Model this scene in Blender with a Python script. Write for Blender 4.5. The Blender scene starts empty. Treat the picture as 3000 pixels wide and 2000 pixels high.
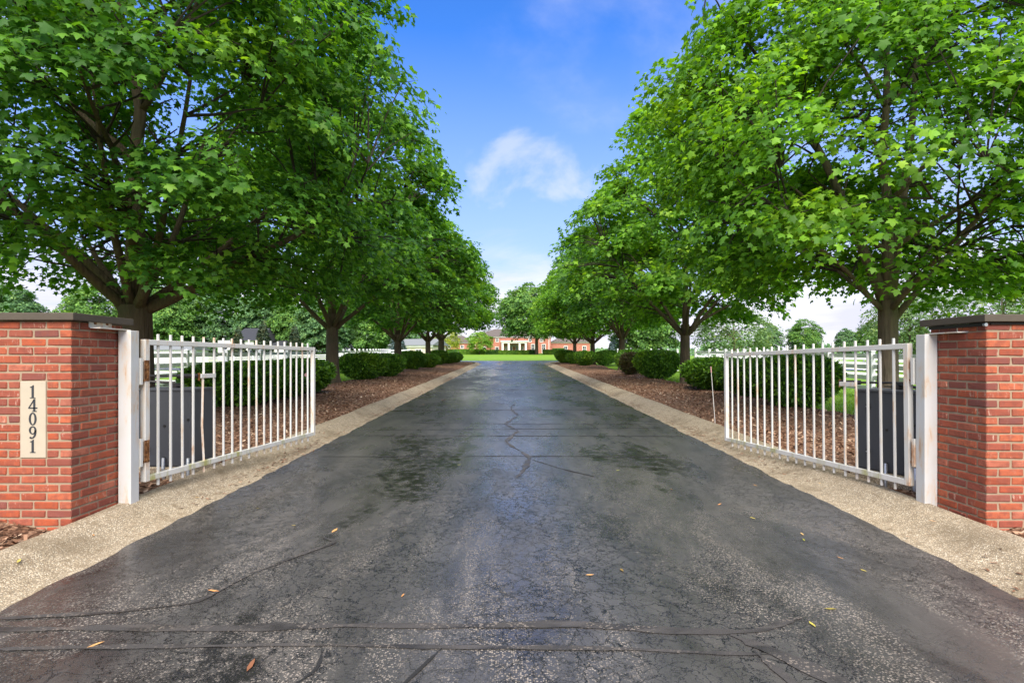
import bpy, bmesh, math, random
import numpy as np
from mathutils import Vector, Matrix
R = math.radians
SC = bpy.context.scene
COL = SC.collection
random.seed(7)
rng = np.random.default_rng(11)

# ------------------------------------------------------------------ camera
cam_d = bpy.data.cameras.new('camera')
cam_d.sensor_width = 36.0
cam_d.lens = 20.0
cam_d.shift_y = 0.0183
cam_d.clip_start = 0.05
cam_d.clip_end = 5000
cam = bpy.data.objects.new('camera', cam_d)
COL.objects.link(cam)
cam.location = (0, 0, 1.5)
cam.rotation_euler = (R(90), 0, 0)
SC.camera = cam

# ------------------------------------------------------------------ light
SUN_EL, SUN_AZ = 44, 178           # azimuth clockwise from +Y (view direction)
SC.view_settings.view_transform = 'Standard'
SC.view_settings.look = 'None'
SC.view_settings.gamma = 1
SC.view_settings.exposure = 1.85
world = bpy.data.worlds.new('World')
SC.world = world
world.use_nodes = True
wn = world.node_tree.nodes
wl = world.node_tree.links
wn.clear()
def W(t, **kw):
    n = wn.new(t)
    for k, v in kw.items():
        if k.startswith('i_'):
            n.inputs[k[2:]].default_value = v
        else:
            setattr(n, k, v)
    return n
def wmath(op, a, b=None, clamp=False):
    n = wn.new('ShaderNodeMath'); n.operation = op; n.use_clamp = clamp
    for i, v in enumerate((a, b)):
        if v is None: continue
        if isinstance(v, (int, float)): n.inputs[i].default_value = v
        else: wl.new(v, n.inputs[i])
    return n.outputs[0]
sky = W('ShaderNodeTexSky', sky_type='NISHITA', sun_disc=False)
sky.sun_elevation = R(SUN_EL)
sky.sun_rotation = R(SUN_AZ)
sky.air_density = 1.0
sky.dust_density = 0.6
sky.ozone_density = 2.5
tc = W('ShaderNodeTexCoord')
sep = W('ShaderNodeSeparateXYZ')
wl.new(tc.outputs['Generated'], sep.inputs[0])
zc = wmath('MAXIMUM', sep.outputs['Z'], 0.0)
den = wmath('ADD', zc, 0.10)
cx = wmath('DIVIDE', sep.outputs['X'], den)
cy = wmath('DIVIDE', sep.outputs['Y'], den)
cmb = W('ShaderNodeCombineXYZ')
wl.new(cx, cmb.inputs[0]); wl.new(cy, cmb.inputs[1])
n1 = W('ShaderNodeTexNoise', i_Scale=0.95, i_Detail=9.0, i_Roughness=0.58, i_Distortion=0.35)
wl.new(cmb.outputs[0], n1.inputs['Vector'])
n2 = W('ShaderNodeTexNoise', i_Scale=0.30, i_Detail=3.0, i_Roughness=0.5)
n2m = W('ShaderNodeMapping'); n2m.inputs['Location'].default_value = (-3.087, 2.428, 0)  # offset picked for open sky ahead and unseen cloud elsewhere as fill light
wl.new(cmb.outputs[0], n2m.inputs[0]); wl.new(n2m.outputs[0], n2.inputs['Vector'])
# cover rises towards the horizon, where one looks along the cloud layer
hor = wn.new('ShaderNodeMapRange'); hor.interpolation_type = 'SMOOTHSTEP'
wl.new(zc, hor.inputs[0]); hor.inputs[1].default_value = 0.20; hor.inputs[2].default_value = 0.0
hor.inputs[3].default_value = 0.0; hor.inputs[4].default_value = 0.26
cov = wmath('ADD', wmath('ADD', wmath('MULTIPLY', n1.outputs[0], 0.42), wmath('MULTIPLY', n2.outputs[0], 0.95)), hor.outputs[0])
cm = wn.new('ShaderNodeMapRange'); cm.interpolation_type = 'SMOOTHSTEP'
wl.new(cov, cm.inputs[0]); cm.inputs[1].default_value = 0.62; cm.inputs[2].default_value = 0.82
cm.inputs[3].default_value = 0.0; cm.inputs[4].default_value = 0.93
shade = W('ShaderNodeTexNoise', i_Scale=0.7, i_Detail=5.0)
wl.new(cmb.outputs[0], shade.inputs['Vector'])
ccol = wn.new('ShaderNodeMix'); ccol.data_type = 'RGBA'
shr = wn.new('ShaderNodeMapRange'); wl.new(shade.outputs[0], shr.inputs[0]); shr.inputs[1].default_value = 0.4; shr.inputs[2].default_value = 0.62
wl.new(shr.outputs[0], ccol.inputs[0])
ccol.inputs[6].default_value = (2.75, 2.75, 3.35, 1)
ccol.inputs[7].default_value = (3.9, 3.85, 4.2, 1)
hsv = W('ShaderNodeHueSaturation', i_Saturation=1.18, i_Value=1.0)
tint = wn.new('ShaderNodeMix'); tint.data_type = 'RGBA'; tint.blend_type = 'MULTIPLY'; tint.inputs[0].default_value = 1.0
wl.new(sky.outputs[0], tint.inputs[6]); tint.inputs[7].default_value = (.64, .70, .95, 1)
wl.new(tint.outputs[2], hsv.inputs['Color'])
mixs = wn.new('ShaderNodeMix'); mixs.data_type = 'RGBA'
veil = wn.new('ShaderNodeMapRange'); wl.new(zc, veil.inputs[0])      # moist air, thicker towards the horizon
veil.inputs[1].default_value = 0.50; veil.inputs[2].default_value = 0.03; veil.inputs[3].default_value = 0.0; veil.inputs[4].default_value = 0.85
vmix = wn.new('ShaderNodeMix'); vmix.data_type = 'RGBA'; wl.new(veil.outputs[0], vmix.inputs[0]); wl.new(hsv.outputs[0], vmix.inputs[6]); vmix.inputs[7].default_value = (2.0, 2.15, 2.95, 1)
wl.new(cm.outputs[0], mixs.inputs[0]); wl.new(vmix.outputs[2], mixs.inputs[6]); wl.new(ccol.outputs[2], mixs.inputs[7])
# thin fair-weather wisps
n3m = W('ShaderNodeMapping'); n3m.inputs['Location'].default_value = (-38.476, 14.825, 0); n3m.inputs['Scale'].default_value = (1.0, .55, 1)
n3 = W('ShaderNodeTexNoise', i_Scale=2.2, i_Detail=7.0, i_Roughness=0.55, i_Distortion=0.3)
wl.new(cmb.outputs[0], n3m.inputs[0]); wl.new(n3m.outputs[0], n3.inputs['Vector'])
c3 = wn.new('ShaderNodeMapRange'); c3.interpolation_type = 'SMOOTHSTEP'; wl.new(n3.outputs[0], c3.inputs[0])
c3.inputs[1].default_value = 0.55; c3.inputs[2].default_value = 0.70; c3.inputs[3].default_value = 0.0; c3.inputs[4].default_value = 0.48
mix3 = wn.new('ShaderNodeMix'); mix3.data_type = 'RGBA'
wl.new(c3.outputs[0], mix3.inputs[0]); wl.new(mixs.outputs[2], mix3.inputs[6]); mix3.inputs[7].default_value = (2.9, 3.0, 3.5, 1)
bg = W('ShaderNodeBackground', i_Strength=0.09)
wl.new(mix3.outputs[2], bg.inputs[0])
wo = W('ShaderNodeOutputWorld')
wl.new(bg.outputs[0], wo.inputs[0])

sun_d = bpy.data.lights.new('sun', 'SUN')
sun_d.energy = 2.3
sun_d.angle = R(60)
sun_d.color = (1.0, 0.93, 0.83)
sun = bpy.data.objects.new('sun', sun_d)
COL.objects.link(sun)
sdir = Vector((math.sin(R(SUN_AZ))*math.cos(R(SUN_EL)), math.cos(R(SUN_AZ))*math.cos(R(SUN_EL)), math.sin(R(SUN_EL))))
sun.rotation_euler = sdir.to_track_quat('Z', 'Y').to_euler()
SC.cycles.max_bounces = 5
SC.cycles.diffuse_bounces = 3
SC.cycles.glossy_bounces = 2
SC.cycles.transmission_bounces = 2
SC.cycles.transparent_max_bounces = 8

# ------------------------------------------------------------------ helpers
def sstep(a, b, v):
    t = max(0.0, min(1.0, (v-a)/(b-a)))
    return t*t*(3-2*t)
def gz(x, y):
    z = 0.021*max(-20.0, min(y, 190.0))
    return z - 1.0*sstep(12, 37, abs(x))*max(0.0, min(1.0, y/35.0))

def new_obj(name, me, parent=None, mat=None):
    o = bpy.data.objects.new(name, me)
    COL.objects.link(o)
    if parent is not None: o.parent = parent
    if mat is not None and me is not None and not me.materials: me.materials.append(mat)
    return o
def tag(o, label, cat, group=None):
    o['label'] = label; o['category'] = cat
    if group: o['group'] = group
    return o
def empty(name, loc, rz=0.0):
    o = bpy.data.objects.new(name, None)
    COL.objects.link(o)
    o.location = loc; o.rotation_euler = (0, 0, rz)
    o.empty_display_size = 0.1
    return o
def np_mesh(name, V, F, smooth=False):
    """V (n,3); F (m,k) with one k."""
    V = np.ascontiguousarray(V, dtype=np.float32); F = np.ascontiguousarray(F, dtype=np.int32)
    me = bpy.data.meshes.new(name)
    m, k = F.shape
    me.vertices.add(len(V)); me.vertices.foreach_set('co', V.ravel())
    me.loops.add(m*k); me.loops.foreach_set('vertex_index', F.ravel())
    me.polygons.add(m)
    me.polygons.foreach_set('loop_start', np.arange(0, m*k, k, dtype=np.int32))
    me.update(calc_edges=True)
    if smooth: me.polygons.foreach_set('use_smooth', np.ones(m, dtype=bool))
    return me
class MB:
    """collects shapes for ONE mesh"""
    def __init__(s): s.v = []; s.f = []
    def add(s, vs, fs):
        b = len(s.v); s.v += [tuple(v) for v in vs]; s.f += [tuple(i+b for i in f) for f in fs]; return s
    def box(s, x0, x1, y0, y1, z0, z1):
        return s.add([(x0,y0,z0),(x1,y0,z0),(x1,y1,z0),(x0,y1,z0),(x0,y0,z1),(x1,y0,z1),(x1,y1,z1),(x0,y1,z1)],
                     [(0,3,2,1),(4,5,6,7),(0,1,5,4),(1,2,6,5),(2,3,7,6),(3,0,4,7)])
    def tube(s, pts, rad, n=8, cap=True):
        pts = [Vector(p) for p in pts]
        if not isinstance(rad, (list, tuple)): rad = [rad]*len(pts)
        vs = []; fs = []
        ref = None
        for i, p in enumerate(pts):
            d = (pts[min(i+1, len(pts)-1)] - pts[max(i-1, 0)]).normalized()
            if ref is None: ref = Vector((1,0,0)) if abs(d.x) < .8 else Vector((0,1,0))
            u = (ref - d*ref.dot(d)).normalized(); ref = u; w = d.cross(u)
            for k in range(n):
                a = 2*math.pi*k/n
                vs.append(p + (u*math.cos(a) + w*math.sin(a))*rad[i])
        for i in range(len(pts)-1):
            for k in range(n):
                fs.append((i*n+k, i*n+(k+1)%n, (i+1)*n+(k+1)%n, (i+1)*n+k))
        if cap:
            fs.append(tuple(range(n-1, -1, -1))); fs.append(tuple((len(pts)-1)*n+k for k in range(n)))
        return s.add(vs, fs)
    def prism(s, poly, y0, y1):
        """poly in (x,z), extruded along y"""
        n = len(poly)
        vs = [(p[0], y0, p[1]) for p in poly] + [(p[0], y1, p[1]) for p in poly]
        fs = [tuple(range(n)), tuple(range(2*n-1, n-1, -1))] + [(i, i+n, (i+1)%n+n, (i+1)%n) for i in range(n)]
        return s.add(vs, fs)
    def mesh(s, name, bevel=0.0, smooth=False, seg=1):
        me = bpy.data.meshes.new(name)
        me.from_pydata(s.v, [], s.f)
        if bevel > 0 or True:
            bm = bmesh.new(); bm.from_mesh(me)
            bmesh.ops.recalc_face_normals(bm, faces=bm.faces)
            if bevel > 0: bmesh.ops.bevel(bm, geom=list(bm.edges), offset=bevel, segments=seg, affect='EDGES', profile=0.6)
            bm.to_mesh(me); bm.free()
        if smooth:
            for p in me.polygons: p.use_smooth = True
        return me
    def build(s, name, mat, parent=None, bevel=0.0, smooth=False, loc=None, rot=None, seg=1):
        o = new_obj(name, s.mesh(name, bevel, smooth, seg), parent, mat)
        if loc: o.location = loc
        if rot: o.rotation_euler = rot
        return o
def copy_to(src, parent=None, loc=None):
    c = src.copy(); COL.objects.link(c)
    c.parent = parent
    if loc is not None: c.location = loc
    return c
def copy_tree(o, parent=None):
    c = o.copy(); COL.objects.link(c); c.parent = parent
    for ch in list(o.children): copy_tree(ch, c)
    return c

# ------------------------------------------------------------------ materials
class Mat:
    def __init__(s, name, rough=0.6, spec=0.5):
        s.m = bpy.data.materials.new(name); s.m.use_nodes = True
        s.nt = s.m.node_tree; s.n = s.nt.nodes; s.l = s.nt.links
        s.b = s.n['Principled BSDF']; s.out = s.n['Material Output']
        s.b.inputs['Roughness'].default_value = rough
        s.b.inputs['Specular IOR Level'].default_value = spec
        s.tc = s.n.new('ShaderNodeTexCoord')
    def vec(s, scale=(1,1,1), src='Object', warp=None):
        mp = s.n.new('ShaderNodeMapping'); mp.inputs['Scale'].default_value = scale
        if src == 'World':
            g = s.n.new('ShaderNodeNewGeometry'); o = g.outputs['Position']
        else: o = s.tc.outputs[src]
        s.l.new(o, mp.inputs[0])
        return mp.outputs[0]
    def noise(s, vec, scale=5, detail=4, rough=0.5, dist=0.0, col=False):
        n = s.n.new('ShaderNodeTexNoise'); s.l.new(vec, n.inputs['Vector'])
        n.inputs['Scale'].default_value = scale; n.inputs['Detail'].default_value = detail
        n.inputs['Roughness'].default_value = rough; n.inputs['Distortion'].default_value = dist
        return n.outputs['Color'] if col else n.outputs['Fac']
    def vor(s, vec, scale, feature='F1', out='Distance', rnd=1.0):
        n = s.n.new('ShaderNodeTexVoronoi'); n.feature = feature; s.l.new(vec, n.inputs['Vector'])
        n.inputs['Scale'].default_value = scale; n.inputs['Randomness'].default_value = rnd
        return n.outputs[out]
    def ramp(s, fac, *stops):
        r = s.n.new('ShaderNodeValToRGB'); s.put(fac, r.inputs[0])
        e = r.color_ramp.elements
        while len(e) < len(stops): e.new(0.5)
        for i, (p, c) in enumerate(stops):
            e[i].position = p; e[i].color = (c, c, c, 1) if isinstance(c, (int, float)) else tuple(c)+(1,)
        return r.outputs[0]
    def put(s, v, sock):
        if isinstance(v, (int, float)): sock.default_value = v
        elif isinstance(v, tuple): sock.default_value = v if len(v) == 4 else v+(1,)
        else: s.l.new(v, sock)
    def mix(s, fac, a, b, mode='MIX'):
        m = s.n.new('ShaderNodeMix'); m.data_type = 'RGBA'; m.blend_type = mode
        s.put(fac, m.inputs[0]); s.put(a, m.inputs[6]); s.put(b, m.inputs[7])
        return m.outputs[2]
    def math(s, op, a, b=0.0, clamp=False):
        m = s.n.new('ShaderNodeMath'); m.operation = op; m.use_clamp = clamp
        s.put(a, m.inputs[0]); s.put(b, m.inputs[1]); return m.outputs[0]
    def rng(s, v, a, b, c=0.0, d=1.0, smooth=True):
        m = s.n.new('ShaderNodeMapRange'); m.interpolation_type = 'SMOOTHSTEP' if smooth else 'LINEAR'
        s.put(v, m.inputs[0])
        for i, x in enumerate((a, b, c, d)): m.inputs[i+1].default_value = x
        return m.outputs[0]
    def col(s, c): s.put(c, s.b.inputs['Base Color']); return s
    def ro(s, c): s.put(c, s.b.inputs['Roughness']); return s
    def bump(s, h, strength=0.5, dist=0.01):
        b = s.n.new('ShaderNodeBump'); b.inputs['Strength'].default_value = strength; b.inputs['Distance'].default_value = dist
        s.l.new(h, b.inputs['Height']); s.l.new(b.outputs[0], s.b.inputs['Normal']); return s
    def oi(s): return s.n.new('ShaderNodeObjectInfo').outputs['Random']
    def island(s): return s.n.new('ShaderNodeNewGeometry').outputs['Random Per Island']

def leaf_mat(name, dark, mid, light, trans=0.35, rough=0.5, yellow=0.0):
    m = Mat(name, rough, 0.35)
    r = m.math('FRACT', m.math('ADD', m.island(), m.oi()))
    c = m.ramp(r, (0.0, dark), (0.5, mid), (0.93, light), (1.0, tuple(min(1, v*1.25+yellow) for v in light)))
    yg = m.rng(m.noise(m.vec(src='World'), .75, 3, .6), .50, .68, 0, .8)
    c = m.mix(yg, c, m.mix(1.0, c, (1.75, 1.32, .9), 'MULTIPLY'))
    m.col(c)
    tr = m.n.new('ShaderNodeBsdfTranslucent')
    tcol = m.mix(1.0, c, (1.6, 1.55, 0.45), 'MULTIPLY')
    m.l.new(tcol, tr.inputs[0])
    ms = m.n.new('ShaderNodeMixShader'); ms.inputs[0].default_value = trans
    m.l.new(m.b.outputs[0], ms.inputs[1]); m.l.new(tr.outputs[0], ms.inputs[2]); m.l.new(ms.outputs[0], m.out.inputs[0])
    return m.m

def simple(name, c, rough=0.6, var=0.12, scale=6, bump=0.0, metal=0.0, bscale=60, spec=0.5):
    m = Mat(name, rough, spec)
    n = m.noise(m.vec(), scale, 5, 0.6)
    m.col(m.mix(n, tuple(v*(1-var) for v in c), tuple(min(1, v*(1+var)) for v in c)))
    m.b.inputs['Metallic'].default_value = metal
    if bump: m.bump(m.noise(m.vec(), bscale, 4), bump, 0.004)
    return m.m

M = {}
# leaves
M['leaf_l'] = leaf_mat('maple_leaf_deep', (.032,.11,.016), (.068,.195,.026), (.155,.35,.040), .48, .5)
M['leaf_r'] = leaf_mat('maple_leaf_fresh', (.048,.14,.012), (.098,.25,.020), (.21,.43,.034), .50, .5)
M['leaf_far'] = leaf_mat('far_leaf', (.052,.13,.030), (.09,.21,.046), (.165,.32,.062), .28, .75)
M['leaf_blue'] = leaf_mat('far_leaf_cool', (.055,.13,.058), (.09,.195,.078), (.145,.275,.10), .24, .75)  # bluish leaf colour stands in for haze over distant trees
M['leaf_pale'] = leaf_mat('pale_leaf', (.07,.14,.05), (.11,.20,.07), (.17,.28,.10), .35, .6)
M['leaf_lime'] = leaf_mat('lime_leaf', (.09,.20,.02), (.15,.30,.03), (.24,.42,.05), .35, .5)
M['leaf_gold'] = leaf_mat('golden_leaf', (.12,.20,.02), (.22,.30,.025), (.38,.42,.04), .35, .5)
M['spruce'] = leaf_mat('spruce_needle', (.02,.045,.024), (.035,.065,.032), (.07,.085,.04), .1, .7)
M['blue_spruce'] = leaf_mat('blue_spruce_needle', (.05,.09,.09), (.08,.13,.13), (.13,.19,.19), .1, .7)
M['yew'] = leaf_mat('yew_needle', (.028,.088,.010), (.070,.185,.016), (.18,.38,.030), .28, .5)
M['yew_brown'] = leaf_mat('browning_yew_needle', (.03,.035,.01), (.09,.06,.02), (.10,.13,.03), .16, .55)
M['hedge'] = leaf_mat('hedge_leaf', (.05,.14,.012), (.10,.23,.02), (.19,.34,.03), .25, .5)
M['hedge_dark'] = leaf_mat('dark_hedge_leaf', (.03,.09,.015), (.05,.15,.022), (.09,.22,.03), .2, .5)

def m_bark(name, c0, c1):
    m = Mat(name, .85, .2)
    v = m.vec((1,1,.13))
    n = m.noise(v, 26, 6, .65, .6); n2 = m.noise(m.vec(), 2.2, 3)
    w = m.vor(m.vec((1,1,.10)), 17)
    c = m.mix(n, c0, c1)
    c = m.mix(m.rng(n2, .45, .7, 0, .5), c, (.055,.06,.035))
    m.col(c); m.bump(m.math('ADD', m.math('MULTIPLY', n, .6), w), .9, .03)
    return m.m
M['bark'] = m_bark('maple_bark', (.046,.034,.022), (.160,.120,.080))
M['bark_pale'] = m_bark('pale_maple_bark', (.07,.055,.036), (.22,.175,.12))
M['twig'] = simple('twig_bark', (.032,.024,.016), .85)

# driveway asphalt
def m_asphalt():
    m = Mat('wet_asphalt', .5, .5)
    P = m.vec(src='World')
    wv = m.n.new('ShaderNodeVectorMath'); wv.operation = 'ADD'
    wn_ = m.noise(P, 3.0, 5, .65, col=True)
    sc = m.n.new('ShaderNodeVectorMath'); sc.operation = 'SCALE'; m.l.new(wn_, sc.inputs[0]); sc.inputs['Scale'].default_value = .42
    m.l.new(P, wv.inputs[0]); m.l.new(sc.outputs[0], wv.inputs[1]); PW = wv.outputs[0]
    PS = m.vec((1, .32, 1), 'World')
    big = m.noise(PS, .75, 5, .6, .5)
    mid = m.noise(PS, 2.6, 6, .65, .4)
    fine = m.noise(P, 210, 3, .7)
    base = m.mix(m.rng(mid, .3, .7), (.034,.033,.032), (.080,.075,.070))
    base = m.mix(m.rng(fine, .35, .75), base, m.mix(.55, base, (.10,.098,.095)))
    # bare stone where the sealer has worn off, stronger towards the street
    sepx = m.n.new('ShaderNodeSeparateXYZ'); m.l.new(P, sepx.inputs[0])
    near = m.rng(sepx.outputs['Y'], 8.0, 2.2, 0, 1)
    patch = m.noise(PS, 1.35, 6, .7, .6)
    pm = m.math('MULTIPLY', m.rng(patch, .43, .58), m.math('ADD', m.math('MULTIPLY', near, .9), .14))
    speck = m.noise(P, 60, 4, .75)
    peb = m.vor(P, 95, 'F1', 'Color'); pd = m.vor(P, 95)
    ps = m.n.new('ShaderNodeSeparateColor'); m.l.new(peb, ps.inputs[0])
    sm = m.math('MULTIPLY', m.math('MULTIPLY', m.rng(m.math('ADD', ps.outputs[0], m.math('MULTIPLY', m.math('SUBTRACT', speck, .5), 1.6)), .48, .56), m.rng(pd, .55, .40)), pm, True)
    stone = m.mix(ps.outputs[1], (.22,.18,.14), (.46,.40,.33))
    base = m.mix(m.math('MULTIPLY', sm, .68), base, stone)
    dust = m.rng(m.noise(PS, .9, 4, .6), .54, .78, 0, .55)
    base = m.mix(m.math('MULTIPLY', dust, m.math('ADD', m.math('MULTIPLY', near, .7), .25)), base, (.15,.13,.115))
    # alligator cracks
    cr = m.vor(PW, 5.5, 'DISTANCE_TO_EDGE'); cr2 = m.vor(PW, 12.0, 'DISTANCE_TO_EDGE')
    cmask = m.rng(m.noise(PS, .8, 4, .6), .38, .56)
    c1 = m.math('MULTIPLY', m.rng(cr, .028, .006), m.math('ADD', m.math('MULTIPLY', cmask, .8), .12))
    c2 = m.math('MULTIPLY', m.rng(cr2, .045, .010), m.math('MULTIPLY', cmask, .75))
    crack = m.math('MAXIMUM', c1, c2)
    base = m.mix(m.math('MULTIPLY', crack, 1.15, True), base, (.010,.010,.010))
    # water
    wet = m.rng(m.noise(PS, .62, 6, .62, .7), .45, .56)
    wet2 = m.rng(m.noise(m.vec((1,.5,1), 'World'), 1.7, 6, .7, .5), .42, .58)
    track = m.math('ADD', m.rng(m.math('ABSOLUTE', m.math('ADD', sepx.outputs['X'], 1.25)), .75, .1), m.rng(m.math('ABSOLUTE', m.math('SUBTRACT', sepx.outputs['X'], 1.9)), .5, .1, 0, .45))
    wetn = m.math('ADD', m.noise(m.vec((1,.42,1), 'World'), .95, 7, .66, .5), m.math('MULTIPLY', track, .10))
    wetm = m.math('MAXIMUM', m.math('MULTIPLY', m.math('MULTIPLY', wet, wet2), .55), m.math('MULTIPLY', m.rng(wetn, .555, .67), m.rng(m.noise(P, 7, 5, .7), .36, .56)), True)
    base = m.mix(m.math('MULTIPLY', wetm, .86), base, (.010,.010,.011))
    m.col(base)
    ro = m.mix(wetm, m.mix(m.rng(big, .35, .7), (.26,.26,.26), (.42,.42,.42)), (.07,.07,.07))
    ro = m.mix(sm, ro, (.7,.7,.7))
    m.ro(ro)
    h = m.math('SUBTRACT', m.math('ADD', m.math('MULTIPLY', fine, .35), m.math('MULTIPLY', speck, .6)), m.math('MULTIPLY', crack, 2.2))
    bs = m.math('SUBTRACT', 1.0, m.math('MULTIPLY', wetm, .75))
    m.bump(m.math('MULTIPLY', h, bs), .38, .005)
    return m.m
M['asphalt'] = m_asphalt()
def m_tar():
    m = Mat('crack_sealer', .42, .4)
    P = m.vec(src='World')
    n = m.noise(P, 5, 5, .6); n2 = m.noise(m.vec((1,4,1), 'World'), 3, 4)
    m.col(m.mix(m.rng(n, .35, .65), m.mix(m.rng(n2,.4,.65), (.028,.026,.025), (.078,.070,.064)), (.052,.048,.045)))
    sp = m.vor(P, 95, 'F1', 'Color'); q = m.n.new('ShaderNodeSeparateColor'); m.l.new(sp, q.inputs[0])
    c0 = m.b.inputs['Base Color'].links[0].from_socket
    m.col(m.mix(m.math('MULTIPLY', m.rng(q.outputs[0], .80, .9), m.rng(m.noise(P, 4, 4), .45, .6)), c0, (.17,.145,.12)))
    m.ro(m.rng(n, .35, .65, .42, .7))
    m.bump(m.math('ADD', m.noise(P, 50, 4), m.noise(P, 190, 3)), .5, .005)
    return m.m
M['tar'] = m_tar()
M['crack'] = simple('crack_fill', (.012,.012,.012), .8)

def m_concrete():
    m = Mat('aggregate_concrete', .8, .3)
    P = m.vec(src='World')
    peb = m.vor(P, 115, 'F1', 'Color'); d = m.vor(P, 115)
    big = m.noise(P, 1.6, 5, .65); mid = m.noise(P, 9, 5, .7)
    sepc = m.n.new('ShaderNodeSeparateColor'); m.l.new(peb, sepc.inputs[0])
    c = m.ramp(sepc.outputs[0], (0, (.16,.115,.07)), (.4, (.40,.31,.20)), (.75, (.58,.48,.33)), (1, (.80,.73,.58)))
    c = m.mix(m.rng(d, .30, .62), c, (.24,.20,.14))
    c = m.mix(m.rng(mid, .48, .70, 0, .55), c, (.16,.115,.065))
    c = m.mix(m.rng(big, .48, .68, 0, .6), c, (.15,.115,.07))
    m.col(c); m.bump(m.math('SUBTRACT', 1.0, d), .5, .006)
    return m.m
M['concrete'] = m_concrete()
def m_mulch():
    m = Mat('mulch', .9, .15)
    P = m.vec(src='World')
    n = m.noise(P, 34, 5, .75); n2 = m.noise(P, 1.1, 4)
    v = m.vor(m.vec((1,.55,1), 'World'), 30, 'F1', 'Color')
    sepc = m.n.new('ShaderNodeSeparateColor'); m.l.new(v, sepc.inputs[0])
    c = m.ramp(sepc.outputs[1], (0,(.06,.028,.015)), (.5,(.20,.100,.056)), (.85,(.34,.20,.125)), (1,(.48,.34,.23)))
    c = m.mix(m.rng(n2, .45, .65, 0, .35), c, (.17,.12,.08))
    m.col(c); m.bump(m.math('ADD', n, m.vor(P, 30)), 1.0, .03)
    return m.m
M['mulch'] = m_mulch()
def m_chip():
    m = Mat('wood_chip', .85, .2)
    m.col(m.ramp(m.island(), (0,(.07,.034,.019)), (.5,(.21,.108,.062)), (.85,(.36,.22,.14)), (1,(.54,.42,.30))))
    return m.m
M['chip'] = m_chip()
def m_grass():
    m = Mat('lawn_grass', .8, .2)
    P = m.vec(src='World')
    n = m.noise(P, 26, 5, .75); b = m.noise(P, .35, 5, .6); mow = m.noise(m.vec((.08,1.2,1), 'World'), .7, 3)
    c = m.mix(n, (.085,.190,.010), (.20,.36,.024))
    c = m.mix(m.rng(b, .42, .66, 0, .45), c, (.26,.34,.04))
    c = m.mix(m.rng(mow, .45, .6, 0, .25), c, (.10,.23,.012))
    m.col(c); m.bump(m.noise(P, 60, 4, .8), .8, .04)
    return m.m
M['grass'] = m_grass()
M['blade'] = leaf_mat('grass_blade', (.085,.19,.010), (.15,.30,.018), (.25,.41,.035), .3, .6)

def m_brick():
    m = Mat('clay_brick', .82, .25)
    r = m.oi()
    P = m.vec(src='World')
    c = m.ramp(r, (0,(.35,.078,.032)), (.18,(.25,.058,.030)), (.36,(.40,.108,.050)), (.5,(.21,.058,.040)), (.60,(.31,.070,.034)),
               (.72,(.20,.060,.044)), (.76,(.14,.052,.046)), (.80,(.40,.135,.080)), (.92,(.27,.070,.042)))
    hu = m.noise(P, 16, 5, .65)
    c = m.mix(m.rng(hu, .40, .62, 0, .62), c, (.19,.055,.036))
    ef = m.noise(m.vec((3.2,3.2,.8), 'World'), 13, 5, .7)
    efm = m.math('MULTIPLY', m.rng(ef, .56, .70), m.rng(m.math('FRACT', m.math('MULTIPLY', r, 7.31)), .45, .95, .1, .7))
    c = m.mix(efm, c, (.56,.40,.31))
    sp = m.noise(P, 95, 3, .7)
    c = m.mix(m.rng(sp, .66, .72, 0, .6), c, (.06,.03,.025))
    m.col(c)
    m.bump(m.math('ADD', m.noise(P, 130, 5, .7), m.noise(P, 28, 3)), .55, .005)
    return m.m
M['brick'] = m_brick()
M['brick_pale'] = simple('sandy_brick', (.38,.26,.17), .85, .15, 30, .5)
M['mortar'] = simple('mortar', (.28,.21,.14), .95, .2, 22, .9, bscale=160)
M['cap'] = simple('cap_stone', (.062,.049,.034), .75, .3, 7, .4)
M['plaque'] = simple('limestone', (.38,.33,.25), .8, .1, 9, .15)
M['digit'] = simple('black_number_paint', (.020,.023,.030), .6, .45, 55)
def m_white(name, rust_lo, rust_hi, moss=0.0, base=(.58,.57,.54)):
    m = Mat(name, .42, .45)
    P = m.vec(src='World'); V = m.vec((1,1,.22), 'World')
    n = m.noise(V, 10, 6, .7, .3); n2 = m.noise(P, 2.4, 4, .6); sp = m.noise(P, 90, 3, .7)
    k = m.math('ADD', m.math('MULTIPLY', n, .7), m.math('MULTIPLY', n2, .3))
    c = m.mix(m.rng(m.noise(P, 4, 4), .4, .7, 0, .4), base, (.52,.50,.44))
    c = m.mix(m.rng(k, rust_lo, rust_hi, 0, .55), c, (.62,.40,.20))
    c = m.mix(m.rng(k, rust_lo+.06, rust_hi+.07, 0, .9), c, (.30,.11,.035))
    c = m.mix(m.rng(sp, .70, .76, 0, .5), c, (.12,.08,.05))
    if moss:
        c = m.mix(m.rng(m.noise(V, 5, 5, .7), .46, .66, 0, moss), c, (.33,.32,.09))
    m.col(c)
    return m.m
M['white'] = m_white('white_gate_paint', .52, .64)
M['white_post'] = m_white('white_post_paint', .49, .63, base=(.57,.57,.56))
M['white_rusty'] = m_white('rust_streaked_paint', .46, .60)
M['white_moss'] = m_white('mossy_white_paint', .57, .69, .9)
def m_rust():
    m = Mat('rust', .9, .2)
    P = m.vec(src='World'); n = m.noise(P, 38, 6, .75)
    m.col(m.ramp(n, (.3,(.022,.012,.008)), (.5,(.15,.06,.02)), (.62,(.34,.16,.06)), (.72,(.55,.45,.35))))
    m.bump(n, 1.0, .01); return m.m
M['rust'] = m_rust()
M['fence'] = simple('fence_white', (.74,.75,.76), .55, .07, 3)
M['box'] = simple('grey_powder_coat', (.042,.045,.052), .6, .12, 5, .12, bscale=220)
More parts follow.
